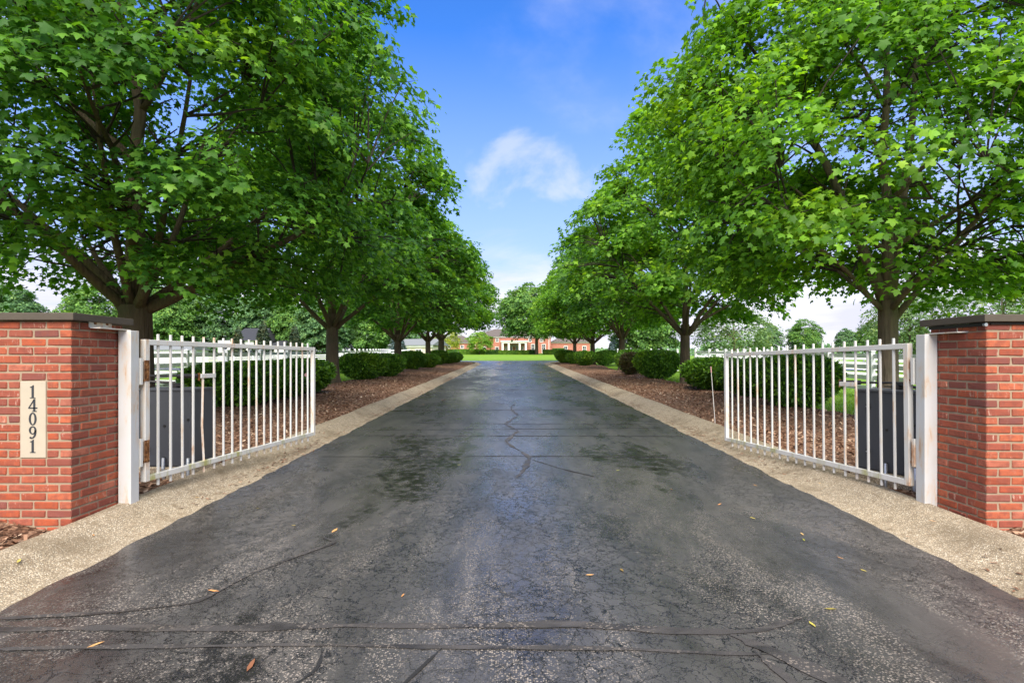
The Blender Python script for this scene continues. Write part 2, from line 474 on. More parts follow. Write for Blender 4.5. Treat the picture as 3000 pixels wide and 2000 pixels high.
M['dark_metal'] = simple('dark_metal', (.035,.033,.032), .45, .3, 20, .1, .6)
M['steel'] = simple('galvanised_steel', (.42,.44,.46), .4, .2, 20, .1, .8)
M['stake'] = simple('fibreglass_stake', (.62,.60,.55), .5, .1)
M['pink'] = simple('faded_reflector', (.62,.33,.32), .5, .15, 40)
M['iron'] = simple('gate_tube', (.05,.05,.05), .5, .2, 20, .0, .5)
def m_farbrick():
    m = Mat('house_brick', .85, .2)
    b = m.n.new('ShaderNodeTexBrick'); m.l.new(m.vec((1,1,1)), b.inputs[0])
    mp = m.n.new('ShaderNodeMapping'); mp.inputs['Rotation'].default_value = (R(90), 0, 0); m.l.new(m.tc.outputs['Object'], mp.inputs[0]); m.l.new(mp.outputs[0], b.inputs[0])
    b.inputs['Scale'].default_value = 1.0; b.inputs['Brick Width'].default_value = .42; b.inputs['Row Height'].default_value = .15; b.inputs['Mortar Size'].default_value = .014
    b.inputs[1].default_value = (.33,.085,.055,1); b.inputs[2].default_value = (.43,.14,.09,1); b.inputs[3].default_value = (.45,.34,.27,1)
    m.col(m.mix(m.rng(m.noise(m.vec(), .6, 4), .4, .65, 0, .4), b.outputs[0], (.40,.16,.12)))
    return m.m
M['house_brick'] = m_farbrick()
M['trim'] = simple('white_trim', (.74,.73,.70), .6, .05)
M['roof'] = simple('roof_shingle', (.11,.092,.08), .9, .25, 4, .5, bscale=12)
M['roof_dark'] = simple('slate_roof', (.030,.033,.042), .95, .2, 3)
M['roof_grey'] = simple('grey_roof', (.17,.185,.19), .95, .12, 2)
M['siding'] = simple('white_siding', (.70,.70,.67), .7, .05)
M['cream'] = simple('cream_wall', (.62,.56,.44), .7, .06)
M['door'] = simple('brown_door', (.22,.09,.045), .5, .2, 8)
g = Mat('window_glass', .06, .6); g.col((.025,.035,.045)); M['glass'] = g.m
def m_fallen():
    m = Mat('fallen_leaf', .6, .3); m.col(m.ramp(m.oi(), (0,(.50,.23,.08)), (.35,(.55,.36,.14)), (.6,(.45,.42,.07)), (.85,(.28,.33,.05)), (1,(.22,.09,.045))))
    return m.m
M['fallen'] = m_fallen()

# ------------------------------------------------------------------ ground
xs = np.unique(np.concatenate([np.arange(-60, 60.1, 2.5), -np.geomspace(60, 1800, 14), np.geomspace(60, 1800, 14)]))
ys = np.unique(np.concatenate([np.arange(-20, 200, 5.0), [-60, -200], np.geomspace(200, 2600, 12)]))
V = np.array([(x, y, gz(x, y)-0.03) for y in ys for x in xs])
nx = len(xs)
F = np.array([(j*nx+i, j*nx+i+1, (j+1)*nx+i+1, (j+1)*nx+i) for j in range(len(ys)-1) for i in range(nx-1)])
lawn = new_obj('lawn', np_mesh('lawn', V, F, True), None, M['grass']); lawn['kind'] = 'structure'

XL, XR = -2.89, 3.03            # asphalt edges
CY = 55.0; CR = 6.0             # where the kerbs swing out, and their radius
def edge(side, y):
    x0 = XL if side < 0 else XR
    if y <= CY: return x0
    t = min(y-CY, CR)
    return x0 + side*(CR - math.sqrt(max(0, CR*CR - t*t)))
rows = []
y = -9.0
while y < CY: rows.append((XL-.03+random.uniform(-.02,.02), XR+.03+random.uniform(-.02,.02), y)); y += .14 if y < 14 else .5
for k in range(11):
    yy = CY + CR*k/10; rows.append((edge(-1, yy)-.02, edge(1, yy)+.02, yy))
for yy in (61.01, 63, 65, 67, 68.3): rows.append((-12, 12, yy))
V = []; F = []
for a, b, yy in rows: V += [(a, yy, gz(0, yy)), (b, yy, gz(0, yy))]
for i in range(len(rows)-1): F.append((2*i, 2*i+1, 2*i+3, 2*i+2))
drive = new_obj('driveway', np_mesh('driveway', np.array(V), np.array(F)), None, M['asphalt']); drive['kind'] = 'structure'
for s in (-1, 1):
    V = []; F = []
    for i, x in enumerate(np.arange(12, 60.1, 2.5)):
        c = 0.0 if x < 20 else (x-20)**2*.010
        for yy in (61.01, 68.3): V.append((s*x, yy+c, gz(s*x, yy+c)+.002))
        if i: F.append((2*i-2, 2*i, 2*i+1, 2*i-1))
    o = new_obj('side_drive', np_mesh('side_drive', np.array(V), np.array(F)), None, M['asphalt']); o['kind'] = 'structure'

# tar bands and cracks laid into the asphalt
def ribbon(pts, w, z, name, mat, jit=.3, step=.03):
    P = [];  # smooth polyline
    for i in range(len(pts)-1):
        a, b = Vector(pts[i]), Vector(pts[i+1]); n = max(2, int((b-a).length/step))
        for k in range(n): P.append(a.lerp(b, k/n))
    P.append(Vector(pts[-1]))
    for _ in range(6): P = [P[0]] + [(P[i-1]+P[i]*2+P[i+1])/4 for i in range(1, len(P)-1)] + [P[-1]]
    ph = [random.uniform(0, 6.28) for _ in range(6)]
    V = []; F = []
    s = 0
    for i, p in enumerate(P):
        d = (P[min(i+1, len(P)-1)]-P[max(i-1, 0)]).normalized(); nrm = Vector((-d.y, d.x))
        s += step
        off = .5*w*jit*(math.sin(s*2.1+ph[0])+.7*math.sin(s*5.3+ph[1]))
        ww = w*(1+jit*(.7*math.sin(s*3.1+ph[2])+.6*math.sin(s*8.7+ph[3])+.4*math.sin(s*21+ph[4])+random.uniform(-.35,.35)))*.5
        if i < 3 or i > len(P)-4: ww *= .35
        for sg in (-1, 1):
            q = p + nrm*(off+sg*ww); V.append((q.x, q.y, gz(0, q.y)+z))
        if i: F.append((2*i-2, 2*i-1, 2*i+1, 2*i))
    o = new_obj(name, np_mesh(name, np.array(V), np.array(F)), drive, mat)
    return o
ribbon([(-2.85,3.05),(-1.6,3.04),(-.5,3.08),(.3,3.10),(.9,3.02),(1.3,3.00),(1.62,3.16)], .06, .004, 'tar_band', M['tar'], .32)
ribbon([(-2.6,2.84),(-1.2,2.87),(-.2,2.86),(.6,2.84),(1.0,2.80),(1.28,2.78)], .032, .0045, 'tar_band', M['tar'], .35)
ribbon([(1.15,2.98),(1.30,2.80),(1.42,2.6),(1.6,2.3),(1.9,1.9)], .085, .005, 'tar_band', M['tar'], .25)
ribbon([(1.20,2.82),(1.25,2.6),(1.3,2.3),(1.35,1.9)], .05, .0055, 'tar_band', M['tar'], .25)
ribbon([(-2.9,3.15),(-2.3,3.22),(-1.85,3.35),(-1.75,3.7),(-1.5,4.2),(-1.35,4.4),(-1.5,4.5)], .03, .006, 'tar_band', M['tar'], .5)
for (x0, x1, yy, w) in ((-2.7,2.2,7.9,.03),(-2.8,2.9,9.6,.035),(-2.7,2.8,10.6,.03),(-2.0,2.9,11.3,.025),(-2.8,2.9,13.8,.04),(-2.8,2.9,20.5,.045),(-2.8,2.9,28,.05),(-2.8,2.9,38,.05)):
    ribbon([(x0,yy+random.uniform(-.2,.2)), ((x0+x1)/2, yy+random.uniform(-.25,.25)), (x1,yy+random.uniform(-.2,.2))], w, .004, 'crack_line', M['crack'], .45)
ribbon([(.05,6.6),(.25,7.8),(-.1,9.2),(.1,10.3),(-.12,11.3),(.12,12.6),(-.02,14.0),(.05,15.2)], .05, .0045, 'tar_band', M['tar'], .6)
ribbon([(.25,7.7),(.6,7.1),(1.0,6.6)], .02, .005, 'crack_line', M['crack'], .5)
ribbon([(-.35,2.84),(-.5,2.5),(-.65,2.1)], .012, .006, 'crack_line', M['crack'], .5)
ribbon([(-.95,2.84),(-.9,2.65),(-1.1,2.3)], .012, .0065, 'crack_line', M['crack'], .5)

# kerbs: one slab after another along each edge
PROF = [(0.02,-.10),(0.0,-.006),(.07,-.003),(.18,.010),(.29,.050),(.39,.105),(.49,.138),(.57,.142),(.612,.118),(.625,-.10)]
def kerb(side, scale, label):
    root = empty('kerb', (0, 0, 0)); root['kind'] = 'structure'
    x0 = XL if side < 0 else XR
    path = []
    y = -9.0
    while y < CY-.01: path.append((x0, y, side, 0.0)); y += .5
    for k in range(0, 13):
        a = math.pi/2*k/12
        path.append((x0+side*(CR-CR*math.cos(a)), CY+CR*math.sin(a), side*math.cos(a), -math.sin(a)))
    cuts = list(range(0, len(path)-1, 6))
    for c in cuts:
        seg = path[c:c+7]
        if len(seg) < 2: continue
        V = []; F = []; n = len(PROF)
        for i, (px, py, nx_, ny_) in enumerate(seg):
            gap = .007 if i == 0 else (-.007 if i == len(seg)-1 else 0)
            for (o, z) in PROF:
                o2 = o*scale
                zz = z + .006*math.sin(px*3+py*1.7)+.004*math.sin(py*5.1)
                qx, qy = px+nx_*o2, py+ny_*o2+gap
                V.append((qx, qy, gz(0, qy)+(zz if z > -.05 else z)))
            if i:
                for k in range(n-1):
                    F.append((i*n-n+k, i*n-n+k+1, i*n+k+1, i*n+k))
        b = MB(); b.add(V, F + [tuple(range(n)), tuple(range(len(V)-1, len(V)-n-1, -1))])
        b.build('kerb_slab', M['concrete'], root, smooth=False)
    return root
kerb(-1, .98, ''); kerb(1, 1.12, '')

# mulch beds
def mulch_z(side, x, y, xo):
    t = abs(x)
    inner = abs(XL)+.58 if side < 0 else XR+.66
    a = sstep(inner, inner+.7, t)*(1-sstep(xo-1.0, xo+.15, t))
    return gz(0, y) + .05 + .09*a - .16*sstep(xo-.3, xo+.15, t) + .018*math.sin(x*3.1+y*1.3)*a + .015*math.sin(x*7.3-y*4.1)*a
def bed_edge(side, y):
    return (7.55 if side < 0 else 7.35) + .22*math.sin(y*.42+side) + .12*math.sin(y*1.1+side*2) + (.35*math.exp(-((y-10.5)/2.5)**2))
for side in (-1, 1):
    inner = abs(XL)+.58 if side < 0 else XR+.66
    V = []; F = []; yl = np.concatenate([np.arange(-9, 20, .2), np.arange(20, 54.6, .4)]); nxs = 26
    for j, y in enumerate(yl):
        xo = bed_edge(side, y)
        for i in range(nxs):
            t = inner + (xo+.15-inner)*i/(nxs-1)
            V.append((side*t, y, mulch_z(side, side*t, y, xo)))
    for j in range(len(yl)-1):
        for i in range(nxs-1):
            f = (j*nxs+i, j*nxs+i+1, (j+1)*nxs+i+1, (j+1)*nxs+i)
            F.append(f if side > 0 else f[::-1])
    o = new_obj('mulch_bed', np_mesh('mulch_bed', np.array(V), np.array(F), True), None, M['mulch']); o['kind'] = 'structure'
    # loose chips
    n = 22000
    yy = 2.0 + 30*rng.random(n)**1.9; tt = rng.random(n)
    xo = np.array([bed_edge(side, v) for v in yy]); x = inner+.0+(xo-.12-inner)*tt
    z = np.array([mulch_z(side, side*a, b, c) for a, b, c in zip(x, yy, xo)]) + .006
    ln = rng.uniform(.012,.038,n); wd = ln*rng.uniform(.18,.5,n); a = rng.uniform(0, 6.28, n)
    tl = rng.normal(0,.35,n); tw = rng.normal(0,.4,n)
    ux = np.stack([np.cos(a), np.sin(a), tl], 1); vx = np.stack([-np.sin(a), np.cos(a), tw], 1)
    c = np.stack([side*x, yy, z+.5*np.abs(tl)*ln], 1)
    q = np.stack([c-ux*ln[:,None]-vx*wd[:,None], c+ux*ln[:,None]-vx*wd[:,None]*.7, c+ux*ln[:,None]*.9+vx*wd[:,None], c-ux*ln[:,None]+vx*wd[:,None]*.8], 1)
    o = new_obj('wood_chips', np_mesh('wood_chips', q.reshape(-1,3), np.arange(n*4).reshape(-1,4)), None, M['chip'])
    o['kind'] = 'stuff'
    tag(o, 'loose brown wood chips over the mulch bed on the %s of the driveway' % ('left' if side < 0 else 'right'), 'wood chips')
    # lawn blades behind the bed
    n = 26000
    yy = 7 + 33*rng.random(n)**1.4
    xo = np.array([bed_edge(side, v) for v in yy]); x = xo-.22+rng.random(n)**1.5*6.0
    h = rng.uniform(.03,.075,n); a = rng.uniform(0, 6.28, n); w = h*.16+.002
    b0 = np.stack([side*x, yy, np.array([gz(p, q) for p, q in zip(x, yy)])-.03], 1)
    d = np.stack([np.cos(a), np.sin(a), np.zeros(n)], 1)
    tip = b0 + np.stack([rng.normal(0,.35,n)*h, rng.normal(0,.35,n)*h, h], 1)
    q = np.stack([b0-d*w[:,None], b0+d*w[:,None], tip], 1)
    o = new_obj('grass_blades', np_mesh('grass_blades', q.reshape(-1,3), np.arange(n*3).reshape(-1,3)), None, M['blade'])
    o['kind'] = 'stuff'
    tag(o, 'short bright lawn grass behind the %s mulch bed' % ('left' if side < 0 else 'right'), 'grass')

for side in (-1, 1):
    n = 3000; sc_ = .98 if side < 0 else 1.12
    ctr = np.concatenate([rng.uniform(7.5, 30, 26), rng.uniform(3, 7, 1)]); ck = rng.integers(0, len(ctr), n)
    yy = ctr[ck]+rng.normal(0,.55,n)*(1+ctr[ck]/25); off = np.abs(rng.normal(.17,.075,n))
    x0 = XL if side < 0 else XR
    zz = np.interp(off, [p[0] for p in PROF[1:7]], [p[1] for p in PROF[1:7]])+.011+.021*yy
    ln = rng.uniform(.006,.022,n); wd = ln*rng.uniform(.2,.5,n); a = rng.uniform(0,6.28,n)
    ux = np.stack([np.cos(a), np.sin(a), rng.normal(0,.15,n)], 1)*ln[:,None]; vx = np.stack([-np.sin(a), np.cos(a), rng.normal(0,.15,n)], 1)*wd[:,None]
    c = np.stack([x0+side*off*sc_, yy, zz], 1)
    q = np.stack([c-ux-vx, c+ux-vx*.7, c+ux*.9+vx, c-ux+vx*.8], 1)
    o = new_obj('gutter_litter', np_mesh('gutter_litter', q.reshape(-1,3), np.arange(n*4).reshape(-1,4)), None, M['chip']); o['kind'] = 'stuff'
    tag(o, 'dark bark crumbs washed into the gutter of the %s kerb' % ('left' if side < 0 else 'right'), 'litter')

# ------------------------------------------------------------------ brick piers
BL, BH, BD, JT = .192, .0557, .090, .012
CH = BH+JT
PIERW = 3*BL+2*JT
def brick_mesh(l, seed):
    rr = random.Random(seed)
    bm = bmesh.new()
    bmesh.ops.create_cube(bm, size=1.0)
    bmesh.ops.scale(bm, vec=(l, BD, BH), verts=bm.verts)
    for v in bm.verts: v.co += Vector((rr.uniform(-.003,.003), rr.uniform(-.0025,.0025), rr.uniform(-.0022,.0022)))
    bmesh.ops.bevel(bm, geom=list(bm.edges), offset=rr.uniform(.0055,.008), segments=1, affect='EDGES', profile=.6)
    for v in bm.verts: v.co += Vector((rr.uniform(-.0012,.0012), rr.uniform(-.0012,.0012), rr.uniform(-.0012,.0012)))
    me = bpy.data.meshes.new('brick'); bm.to_mesh(me); bm.free()
    me.materials.append(M['brick']); return me
BR = [brick_mesh(BL, i) for i in range(10)]
BHALF = [brick_mesh(.092, 50+i) for i in range(5)]
def brick_pier(x0, y0, ztop, ncourse, plaque, label):
    root = empty('brick_pier', (x0+PIERW/2, y0+PIERW/2, ztop-ncourse*CH)); tag(root, label, 'brick pier', 'brick gate piers')
    W2 = PIERW/2
    core = MB().box(-W2+.0065, W2-.0065, -W2+.0065, W2-.0065, 0, ncourse*CH-.004)
    core.build('mortar_core', M['mortar'], root)
    rr = random.Random(label)
    def put(meshes, x, y, z, rz, mat=None):
        o = bpy.data.objects.new('brick', rr.choice(meshes)); COL.objects.link(o); o.parent = root
        o.location = (x+rr.uniform(-.001,.001), y+rr.uniform(-.001,.001), z)
        o.rotation_euler = (rr.uniform(-.012,.012), rr.uniform(-.008,.008), rz+rr.uniform(-.008,.008)+(math.pi if rr.random() < .5 else 0))
        return o
    for k in range(ncourse):
        z = k*CH+BH/2+.004
        fromtop = ncourse-1-k
        inp = plaque and 7 <= fromtop <= 15
        A = fromtop % 2 == 0
        for s, isfront in ((-1, True), (1, False)):
            yy = s*(W2-BD/2)
            if A:
                for i in (-1, 0, 1):
                    if inp and isfront and i == 0: continue
                    put(BR, i*(BL+JT), yy, z, 0)
            else:
                for i in (-1, 1):
                    if inp and isfront: put(BHALF, i*(W2-BD-JT-.046), yy, z, 0)
                    else: put(BR, i*(BL+JT)/2, yy, z, 0)
        for s in (-1, 1):
            xx = s*(W2-BD/2)
            if A:
                for i in (-1, 1): put(BR, xx, i*(BL+JT)/2, z, math.pi/2)
            else:
                for i in (-1, 0, 1): put(BR, xx, i*(BL+JT), z, math.pi/2)
    H = ncourse*CH
    c = MB().box(-W2-.05, W2+.05, -W2-.045, W2+.07, H+.002, H+.060)
    c.build('cap_stone', M['cap'], root, bevel=.006, seg=2)
    return root, W2, H
NC = 25
LP, W2, PH = brick_pier(-3.48-PIERW, 4.49, 1.812, NC, True, 'red brick gate pier with the stone number plaque reading 14091')
RP, _, _ = brick_pier(3.745, 4.49, 1.800, NC, False, 'red brick gate pier without a plaque, right of the driveway')
# plaque with its numbers
ztop = PH-7*CH-.004
zbot = PH-16*CH+.002
pq = MB().box(-.101, .101, -W2-.002, -W2+.08, zbot, ztop).build('number_plaque', M['plaque'], LP, bevel=.003)
def ring(cx, cz, rx, rz, tx, tz, n=28, a0=0, a1=360):
    vs = []; fs = []
    full = (a1-a0) >= 360
    m = n if full else n+1
    for k in range(m):
        a = R(a0+(a1-a0)*k/n)
        for (ax, az) in ((rx, rz), (rx-tx, rz-tz)):
            vs.append((cx+ax*math.cos(a), cz+az*math.sin(a)))
    for k in range(n):
        b = (k+1) % m
        fs.append((2*k, 2*k+1, 2*b+1, 2*b))
    return vs, fs
def digit(ch, zc, h=.098):
    polys = []; w = h*.6
    if ch == '1':
        polys.append([(-.012,-.5),( .072,-.5),(.072,.5),(.02,.5),(-.10,.40),(-.19,.37),(-.19,.32),(-.075,.335),(-.075,-.5)])
        polys = [[(-.08,-.44),(.08,-.44),(.08,.5),(.02,.5),(-.06,.41),(-.20,.36),(-.20,.31),(-.08,.33)],
                 [(-.21,-.5),(.21,-.5),(.21,-.455),(.08,-.441),(-.08,-.441),(-.21,-.455)]]
    elif ch == '4':
        polys = [[(.05,-.44),(.20,-.44),(.20,.5),(.10,.5),(.05,.40)],
                 [(-.34,-.26),(.36,-.26),(.36,-.17),(-.28,-.17),(-.34,-.20)],
                 [(-.34,-.19),(-.25,-.19),(.13,.40),(.10,.5)],
                 [(-.06,-.5),(.32,-.5),(.32,-.455),(.20,-.441),(.05,-.441),(-.06,-.455)]]
    b = MB()
    def ext(vs, fs):
        n = len(vs)
        V = [(x*h, -W2-.0055, zc+z*h) for x, z in vs] + [(x*h, -W2-.0005, zc+z*h) for x, z in vs]
        b.add(V, list(fs) + [tuple(i+n for i in reversed(f)) for f in fs])
        ed = {}
        for f in fs:
            for i in range(len(f)):
                e = (f[i], f[(i+1) % len(f)])
                if (e[1], e[0]) in ed: ed.pop((e[1], e[0]))
                else: ed[e] = 1
        off = len(b.v)-2*n
        for (i, j) in ed: b.f.append((off+i, off+i+n, off+j+n, off+j))
    for p in polys: ext(p, [tuple(range(len(p)))])
    if ch == '0': ext(*ring(0, 0, .30, .5, .15, .075))
    if ch == '9':
        ext(*ring(0, .18, .29, .32, .14, .07))
        vs = []; fs = []
        pts = [(.29,.16,.15,.16),(.285,-.05,.15,-.02),(.23,-.26,.11,-.20),(.10,-.42,.02,-.34),(-.08,-.50,-.10,-.43),(-.20,-.47,-.17,-.42)]
        for a_, b_, c_, d_ in pts: vs += [(a_, b_), (c_, d_)]
        for i in range(len(pts)-1): fs.append((2*i, 2*i+1, 2*i+3, 2*i+2))
        ext(vs, fs)
        ext(*ring(-.17, -.40, .075, .075, .074, .074, 10))
    me = bpy.data.meshes.new('digit'); me.from_pydata(b.v, [], b.f)
    bm = bmesh.new(); bm.from_mesh(me); bmesh.ops.recalc_face_normals(bm, faces=bm.faces); bm.to_mesh(me); bm.free()
    return new_obj('digit', me, pq, M['digit'])
zr = ztop-zbot
for i, ch in enumerate('14091'):
    o = digit(ch, ztop - zr*(.135+.178*i), .100 if ch != '1' else .103)
# a dark strip with a bolt under the cap of the other pier
MB().box(-W2-.030, -W2-.004, -W2+.02, W2-.02, PH-.030, PH-.004).build('metal_strip', M['dark_metal'], RP)
MB().tube([(-W2-.02,-W2+.0,PH-.02),(-W2-.02,-W2-.022,PH-.02)], .014, 10).build('bolt', M['steel'], RP)
MB().tube([(-W2+.02,-W2-.012,PH-.014),(W2-.02,-W2-.012,PH-.014)], .008, 8).build('conduit', M['dark_metal'], RP)

# ------------------------------------------------------------------ gate posts and gates
def gate_post(x0, x1, y0, y1, zb, zt, side, label):
    root = empty('gate_post', ((x0+x1)/2, (y0+y1)/2, zb)); tag(root, label, 'gate post', 'square white gate posts')
    hx, hy = (x1-x0)/2, (y1-y0)/2
    MB().box(-hx, hx, -hy, hy, -.06, zt-zb).build('post_shaft', M['white_post'], root, bevel=.006, seg=2)
    br = MB().box(-hx-.01 if side < 0 else -.02, .02 if side < 0 else hx+.01, -hy-.32, -hy+.05, zt-zb+.001, zt-zb+.009)
    b = br.build('strap_bracket', M['white_rusty'], root)
    px = -hx-.014 if side < 0 else hx+.014
    zz = zt-zb
    MB().box(min(px, px-side*.006), max(px, px-side*.006), -hy-.33, -hy-.07, zz+.0095, zz+.075).build('wall_plate', M['white_rusty'], b)
    for yy in (-hy-.27, -hy-.13):
        MB().tube([(px-side*.004, yy, zz+.045), (px-side*.016, yy, zz+.045)], .011, 6).build('bolt', M['rust'], b)
    return root
PL = gate_post(-3.462, -3.350, 5.0, 5.112, .17, 1.762, -1, 'square white steel gate post with rust stains beside the left pier')
PR = gate_post(3.628, 3.740, 5.0, 5.112, .17, 1.727, 1, 'square white steel gate post beside the right pier')

def gate(hinge, far, ztop, zbot, sag, side, label, bracket_s, bracket_z, mossy):
    d = Vector((far[0]-hinge[0], far[1]-hinge[1])); L = d.length; ang = math.atan2(d.y, d.x)
    zb = gz(0, hinge[1])+.1
    root = empty('driveway_gate', (hinge[0], hinge[1], zb), ang); tag(root, label, 'gate', 'white barred driveway gates')
    root.rotation_euler = (0, sag, ang)
    t, b = ztop-zb, zbot-zb
    hw = .026
    rmat = M['white_moss'] if mossy else M['white']
    MB().box(0, .055, -hw, hw, b, t).build('hinge_stile', M['white_rusty'], root, bevel=.003)
    MB().box(L-.05, L, -hw, hw, b, t).build('latch_stile', M['white'], root, bevel=.003)
    MB().box(.057, L-.052, -hw+.002, hw-.002, t-.050, t-.001).build('top_rail', M['white'], root, bevel=.003)
    MB().box(.057, L-.052, -hw+.002, hw-.002, b+.001, b+.052).build('bottom_rail', M['white_moss'], root, bevel=.003)
    pm = MB().box(-.0098, .0098, -.0098, .0098, b-.065, t+.055).mesh('bar', .002)
    bent = 5 if side < 0 else -1
    rr = random.Random(3)
    for k in range(1, 20):
        me = pm; rusty = (side < 0 and k in (5,6)) or (side > 0 and k in (4,5))
        o = bpy.data.objects.new('bar', me); COL.objects.link(o); o.parent = root
        if not me.materials: me.materials.append(M['white'])
        o.location = (.0275+(L-.05)*k/20 + rr.uniform(-.006,.006), 0, 0)
        o.rotation_euler = (0, rr.uniform(-.004,.004), 0)
        if rusty:
            o.data = pm.copy(); o.data.materials.clear(); o.data.materials.append(M['white_rusty'])
        if k == bent:
            # knocked out of line below the bracket
            o.data = MB().tube([(.0,0,b-.068),(.0,0,b+.06),(-.028,0,b+.42),(-.012,0,bracket_z-zb-.03),(0,0,bracket_z-zb+.05),(0,0,t+.055)], .0135, 4).mesh('bar')
            o.data.materials.append(M['white_rusty'])
    # hinges: barrel, leaf on the stile, plate on the post
    for zz in ((1.31, 1.50), (.57, .77)):
        h = MB().tube([(-.022,0,zz[0]-zb+.02),(-.022,0,zz[1]-zb-.01)], .019, 10).build('hinge', M['rust'], root)
        MB().tube([(-.022,0,zz[0]-zb-.005),(-.022,0,zz[0]-zb+.018)], .024, 8).build('hinge_nut', M['rust'], h)
        s2 = -side
        MB().box(-.012, .045, -side*(-hw)-.004 if side<0 else -hw-.006, -side*(-hw)+.002 if side<0 else -hw-.0005, zz[0]-zb, zz[1]-zb).build('hinge_leaf', M['rust'], h)
        MB().box(-.062, -.034, -.03, .03, zz[0]-zb-.03, zz[1]-zb+.02).build('hinge_plate', M['white_rusty'], h)
    bz = bracket_z-zb
    yo = 1 if side < 0 else -1
    # bracket across two bars, on the side that faces the driveway
    MB().box(bracket_s-.035, bracket_s+.20, -yo*.0125-(.012 if yo > 0 else 0), -yo*.0125+(0 if yo > 0 else .012), bz-.022, bz+.022).build('arm_bracket', M['white_rusty'], root, bevel=.002)
    return root
gate((-3.365,5.185), (-2.945,8.45), 1.69, .39, 0.0, -1, 'white barred gate leaf standing open on the left, hung from the left post', .80, 1.335, False)
gate((3.640,5.175), (3.20,8.50), 1.655, .355, R(.9), 1, 'white barred gate leaf standing open on the right, with moss on its bottom rail', .70, 1.262, True)

def gate_operator(loc, rz, arm, crank, label):
    x, y = loc
    g0 = gz(0, y)+.10
    root = empty('gate_operator', (x, y, g0), rz); tag(root, label, 'gate motor', 'gate motor cabinets')
    H = 1.19-g0
    MB().box(-.36, .36, -.25, .25, -.08, .10).build('concrete_pad', M['concrete'], root, bevel=.01)
    MB().box(-.32, .32, -.205, .205, .102, H-.012).build('cabinet', M['box'], root, bevel=.018, seg=2)
    MB().box(-.328, .328, -.213, .213, H-.030, H).build('lid', M['box'], root, bevel=.006)
    for (bx, bz) in ((.02,.55),(.02,.20),(-.30,.62),(-.30,.22),(.29,.62)):
        MB().tube([(bx,-.205,bz),(bx,-.214,bz)], .013, 8).build('bolt', M['dark_metal'], root)
    for bz in (.30, .78):
        lt = MB().box(-.20, -.155, -.213, -.206, bz-.03, bz+.03).build('latch', M['dark_metal'], root)
        MB().tube([(-.178,-.213,bz),(-.178,-.24,bz),(-.14,-.25,bz)], .006, 6).build('handle', M['steel'], lt)
    MB().tube([(0,0,H+.001),(0,0,H+.05)], .055, 16).build('output_shaft', M['dark_metal'], root)
    MB().box(-.11, .11, -.045, .045, H+.022, H+.034).build('shaft_plate', M['dark_metal'], root)
    inv = (Matrix.Translation((x, y, g0)) @ Matrix.Rotation(rz, 4, 'Z')).inverted()
    a, b = Vector(arm[0]), Vector(arm[1]); c = Vector(crank)
    la, lb, lc = inv @ a, inv @ b, inv @ c
    MB().tube([(0,0,H+.055), lc-Vector((0,0,.05))], .016, 8).build('crank_arm', M['dark_metal'], root)
    MB().tube([lc-Vector((0,0,.06)), lc+Vector((0,0,.02))], .022, 10).build('crank_pin', M['steel'], root)
    ar = MB().tube([lc, lb], .012, 10).build('arm_rod', M['dark_metal'], root)
    MB().tube([lb+(lc-lb)*.28, lb], .024, 12).build('arm_sleeve', M['dark_metal'], ar)
    MB().tube([lb-Vector((0,0,.05)), lb+Vector((0,0,.03))], .012, 8).build('arm_pin', M['rust'], ar)
    for sx in (.05, .33):
        MB().tube([(sx,-.27,-.06),(sx-.01,-.26,.09),(sx-.03,-.225,.20)], .017, 8).build('cable_conduit', M['steel'], root)
    return root
gate_operator((-3.80,6.42), R(-4), ((-4.2,6.15,1.33),(-3.30,6.00,1.335)), (-4.18,6.18,1.33), 'dark grey gate motor cabinet with black arm behind the left gate')
gate_operator((4.08,6.02), R(-66), ((4.0,5.7,1.26),(3.545,6.15,1.262)), (4.02,5.62,1.275), 'dark grey gate motor cabinet with black arm behind the right gate')

# ------------------------------------------------------------------ trees
LEAF = np.array([(0,.32,.06),(0,.03,0),(.42,-.03,-.05),(.31,.19,.01),(.50,.29,-.04),(.66,.53,-.12),(.29,.57,.0),(.25,.75,-.05),(0,1.0,-.14),
                 (-.25,.75,-.05),(-.29,.57,.0),(-.66,.53,-.12),(-.50,.29,-.04),(-.31,.19,.01),(-.42,-.03,-.05)])
LEAFF = np.array([(0,i,i+1) for i in range(1,14)]+[(0,14,1)])
LEAF10 = np.array([(0,.30,.05),(0,0,0),(.40,-.04,-.07),(.30,.20,0),(.62,.50,-.12),(.26,.56,0),(0,1.0,-.14),(-.26,.56,0),(-.62,.50,-.12),(-.30,.20,0),(-.40,-.04,-.07)])
LEAF10F = np.array([(0,i,i+1) for i in range(1,10)]+[(0,10,1)])
LEAF6 = np.array([(0,0,0),(.5,.35,-.06),(.2,.55,0),(0,1,-.1),(-.2,.55,0),(-.5,.35,-.06)])
LEAF6F = np.array([(0,1,2),(0,2,3),(0,3,4),(0,4,5)])
QUAD = np.array([(-.5,0,0),(.5,.1,-.05),(.45,1,0),(-.4,.9,-.06)])
QUADF = np.array([(0,1,2),(0,2,3)])
def nrmz(a): return a/np.maximum(np.linalg.norm(a, axis=-1, keepdims=True), 1e-6)
def leaves_mesh(name, tmpl, tf, P, N, T, S):
    N = nrmz(N); T = nrmz(T - N*(T*N).sum(1, keepdims=True)); B = np.cross(T, N)
    k = len(tmpl)
    V = P[:,None,:] + S[:,None,None]*(tmpl[None,:,0,None]*B[:,None,:]+tmpl[None,:,1,None]*T[:,None,:]+tmpl[None,:,2,None]*N[:,None,:])
    F = tf[None]+(np.arange(len(P))*k)[:,None,None]
    return np_mesh(name, V.reshape(-1,3), F.reshape(-1,3))
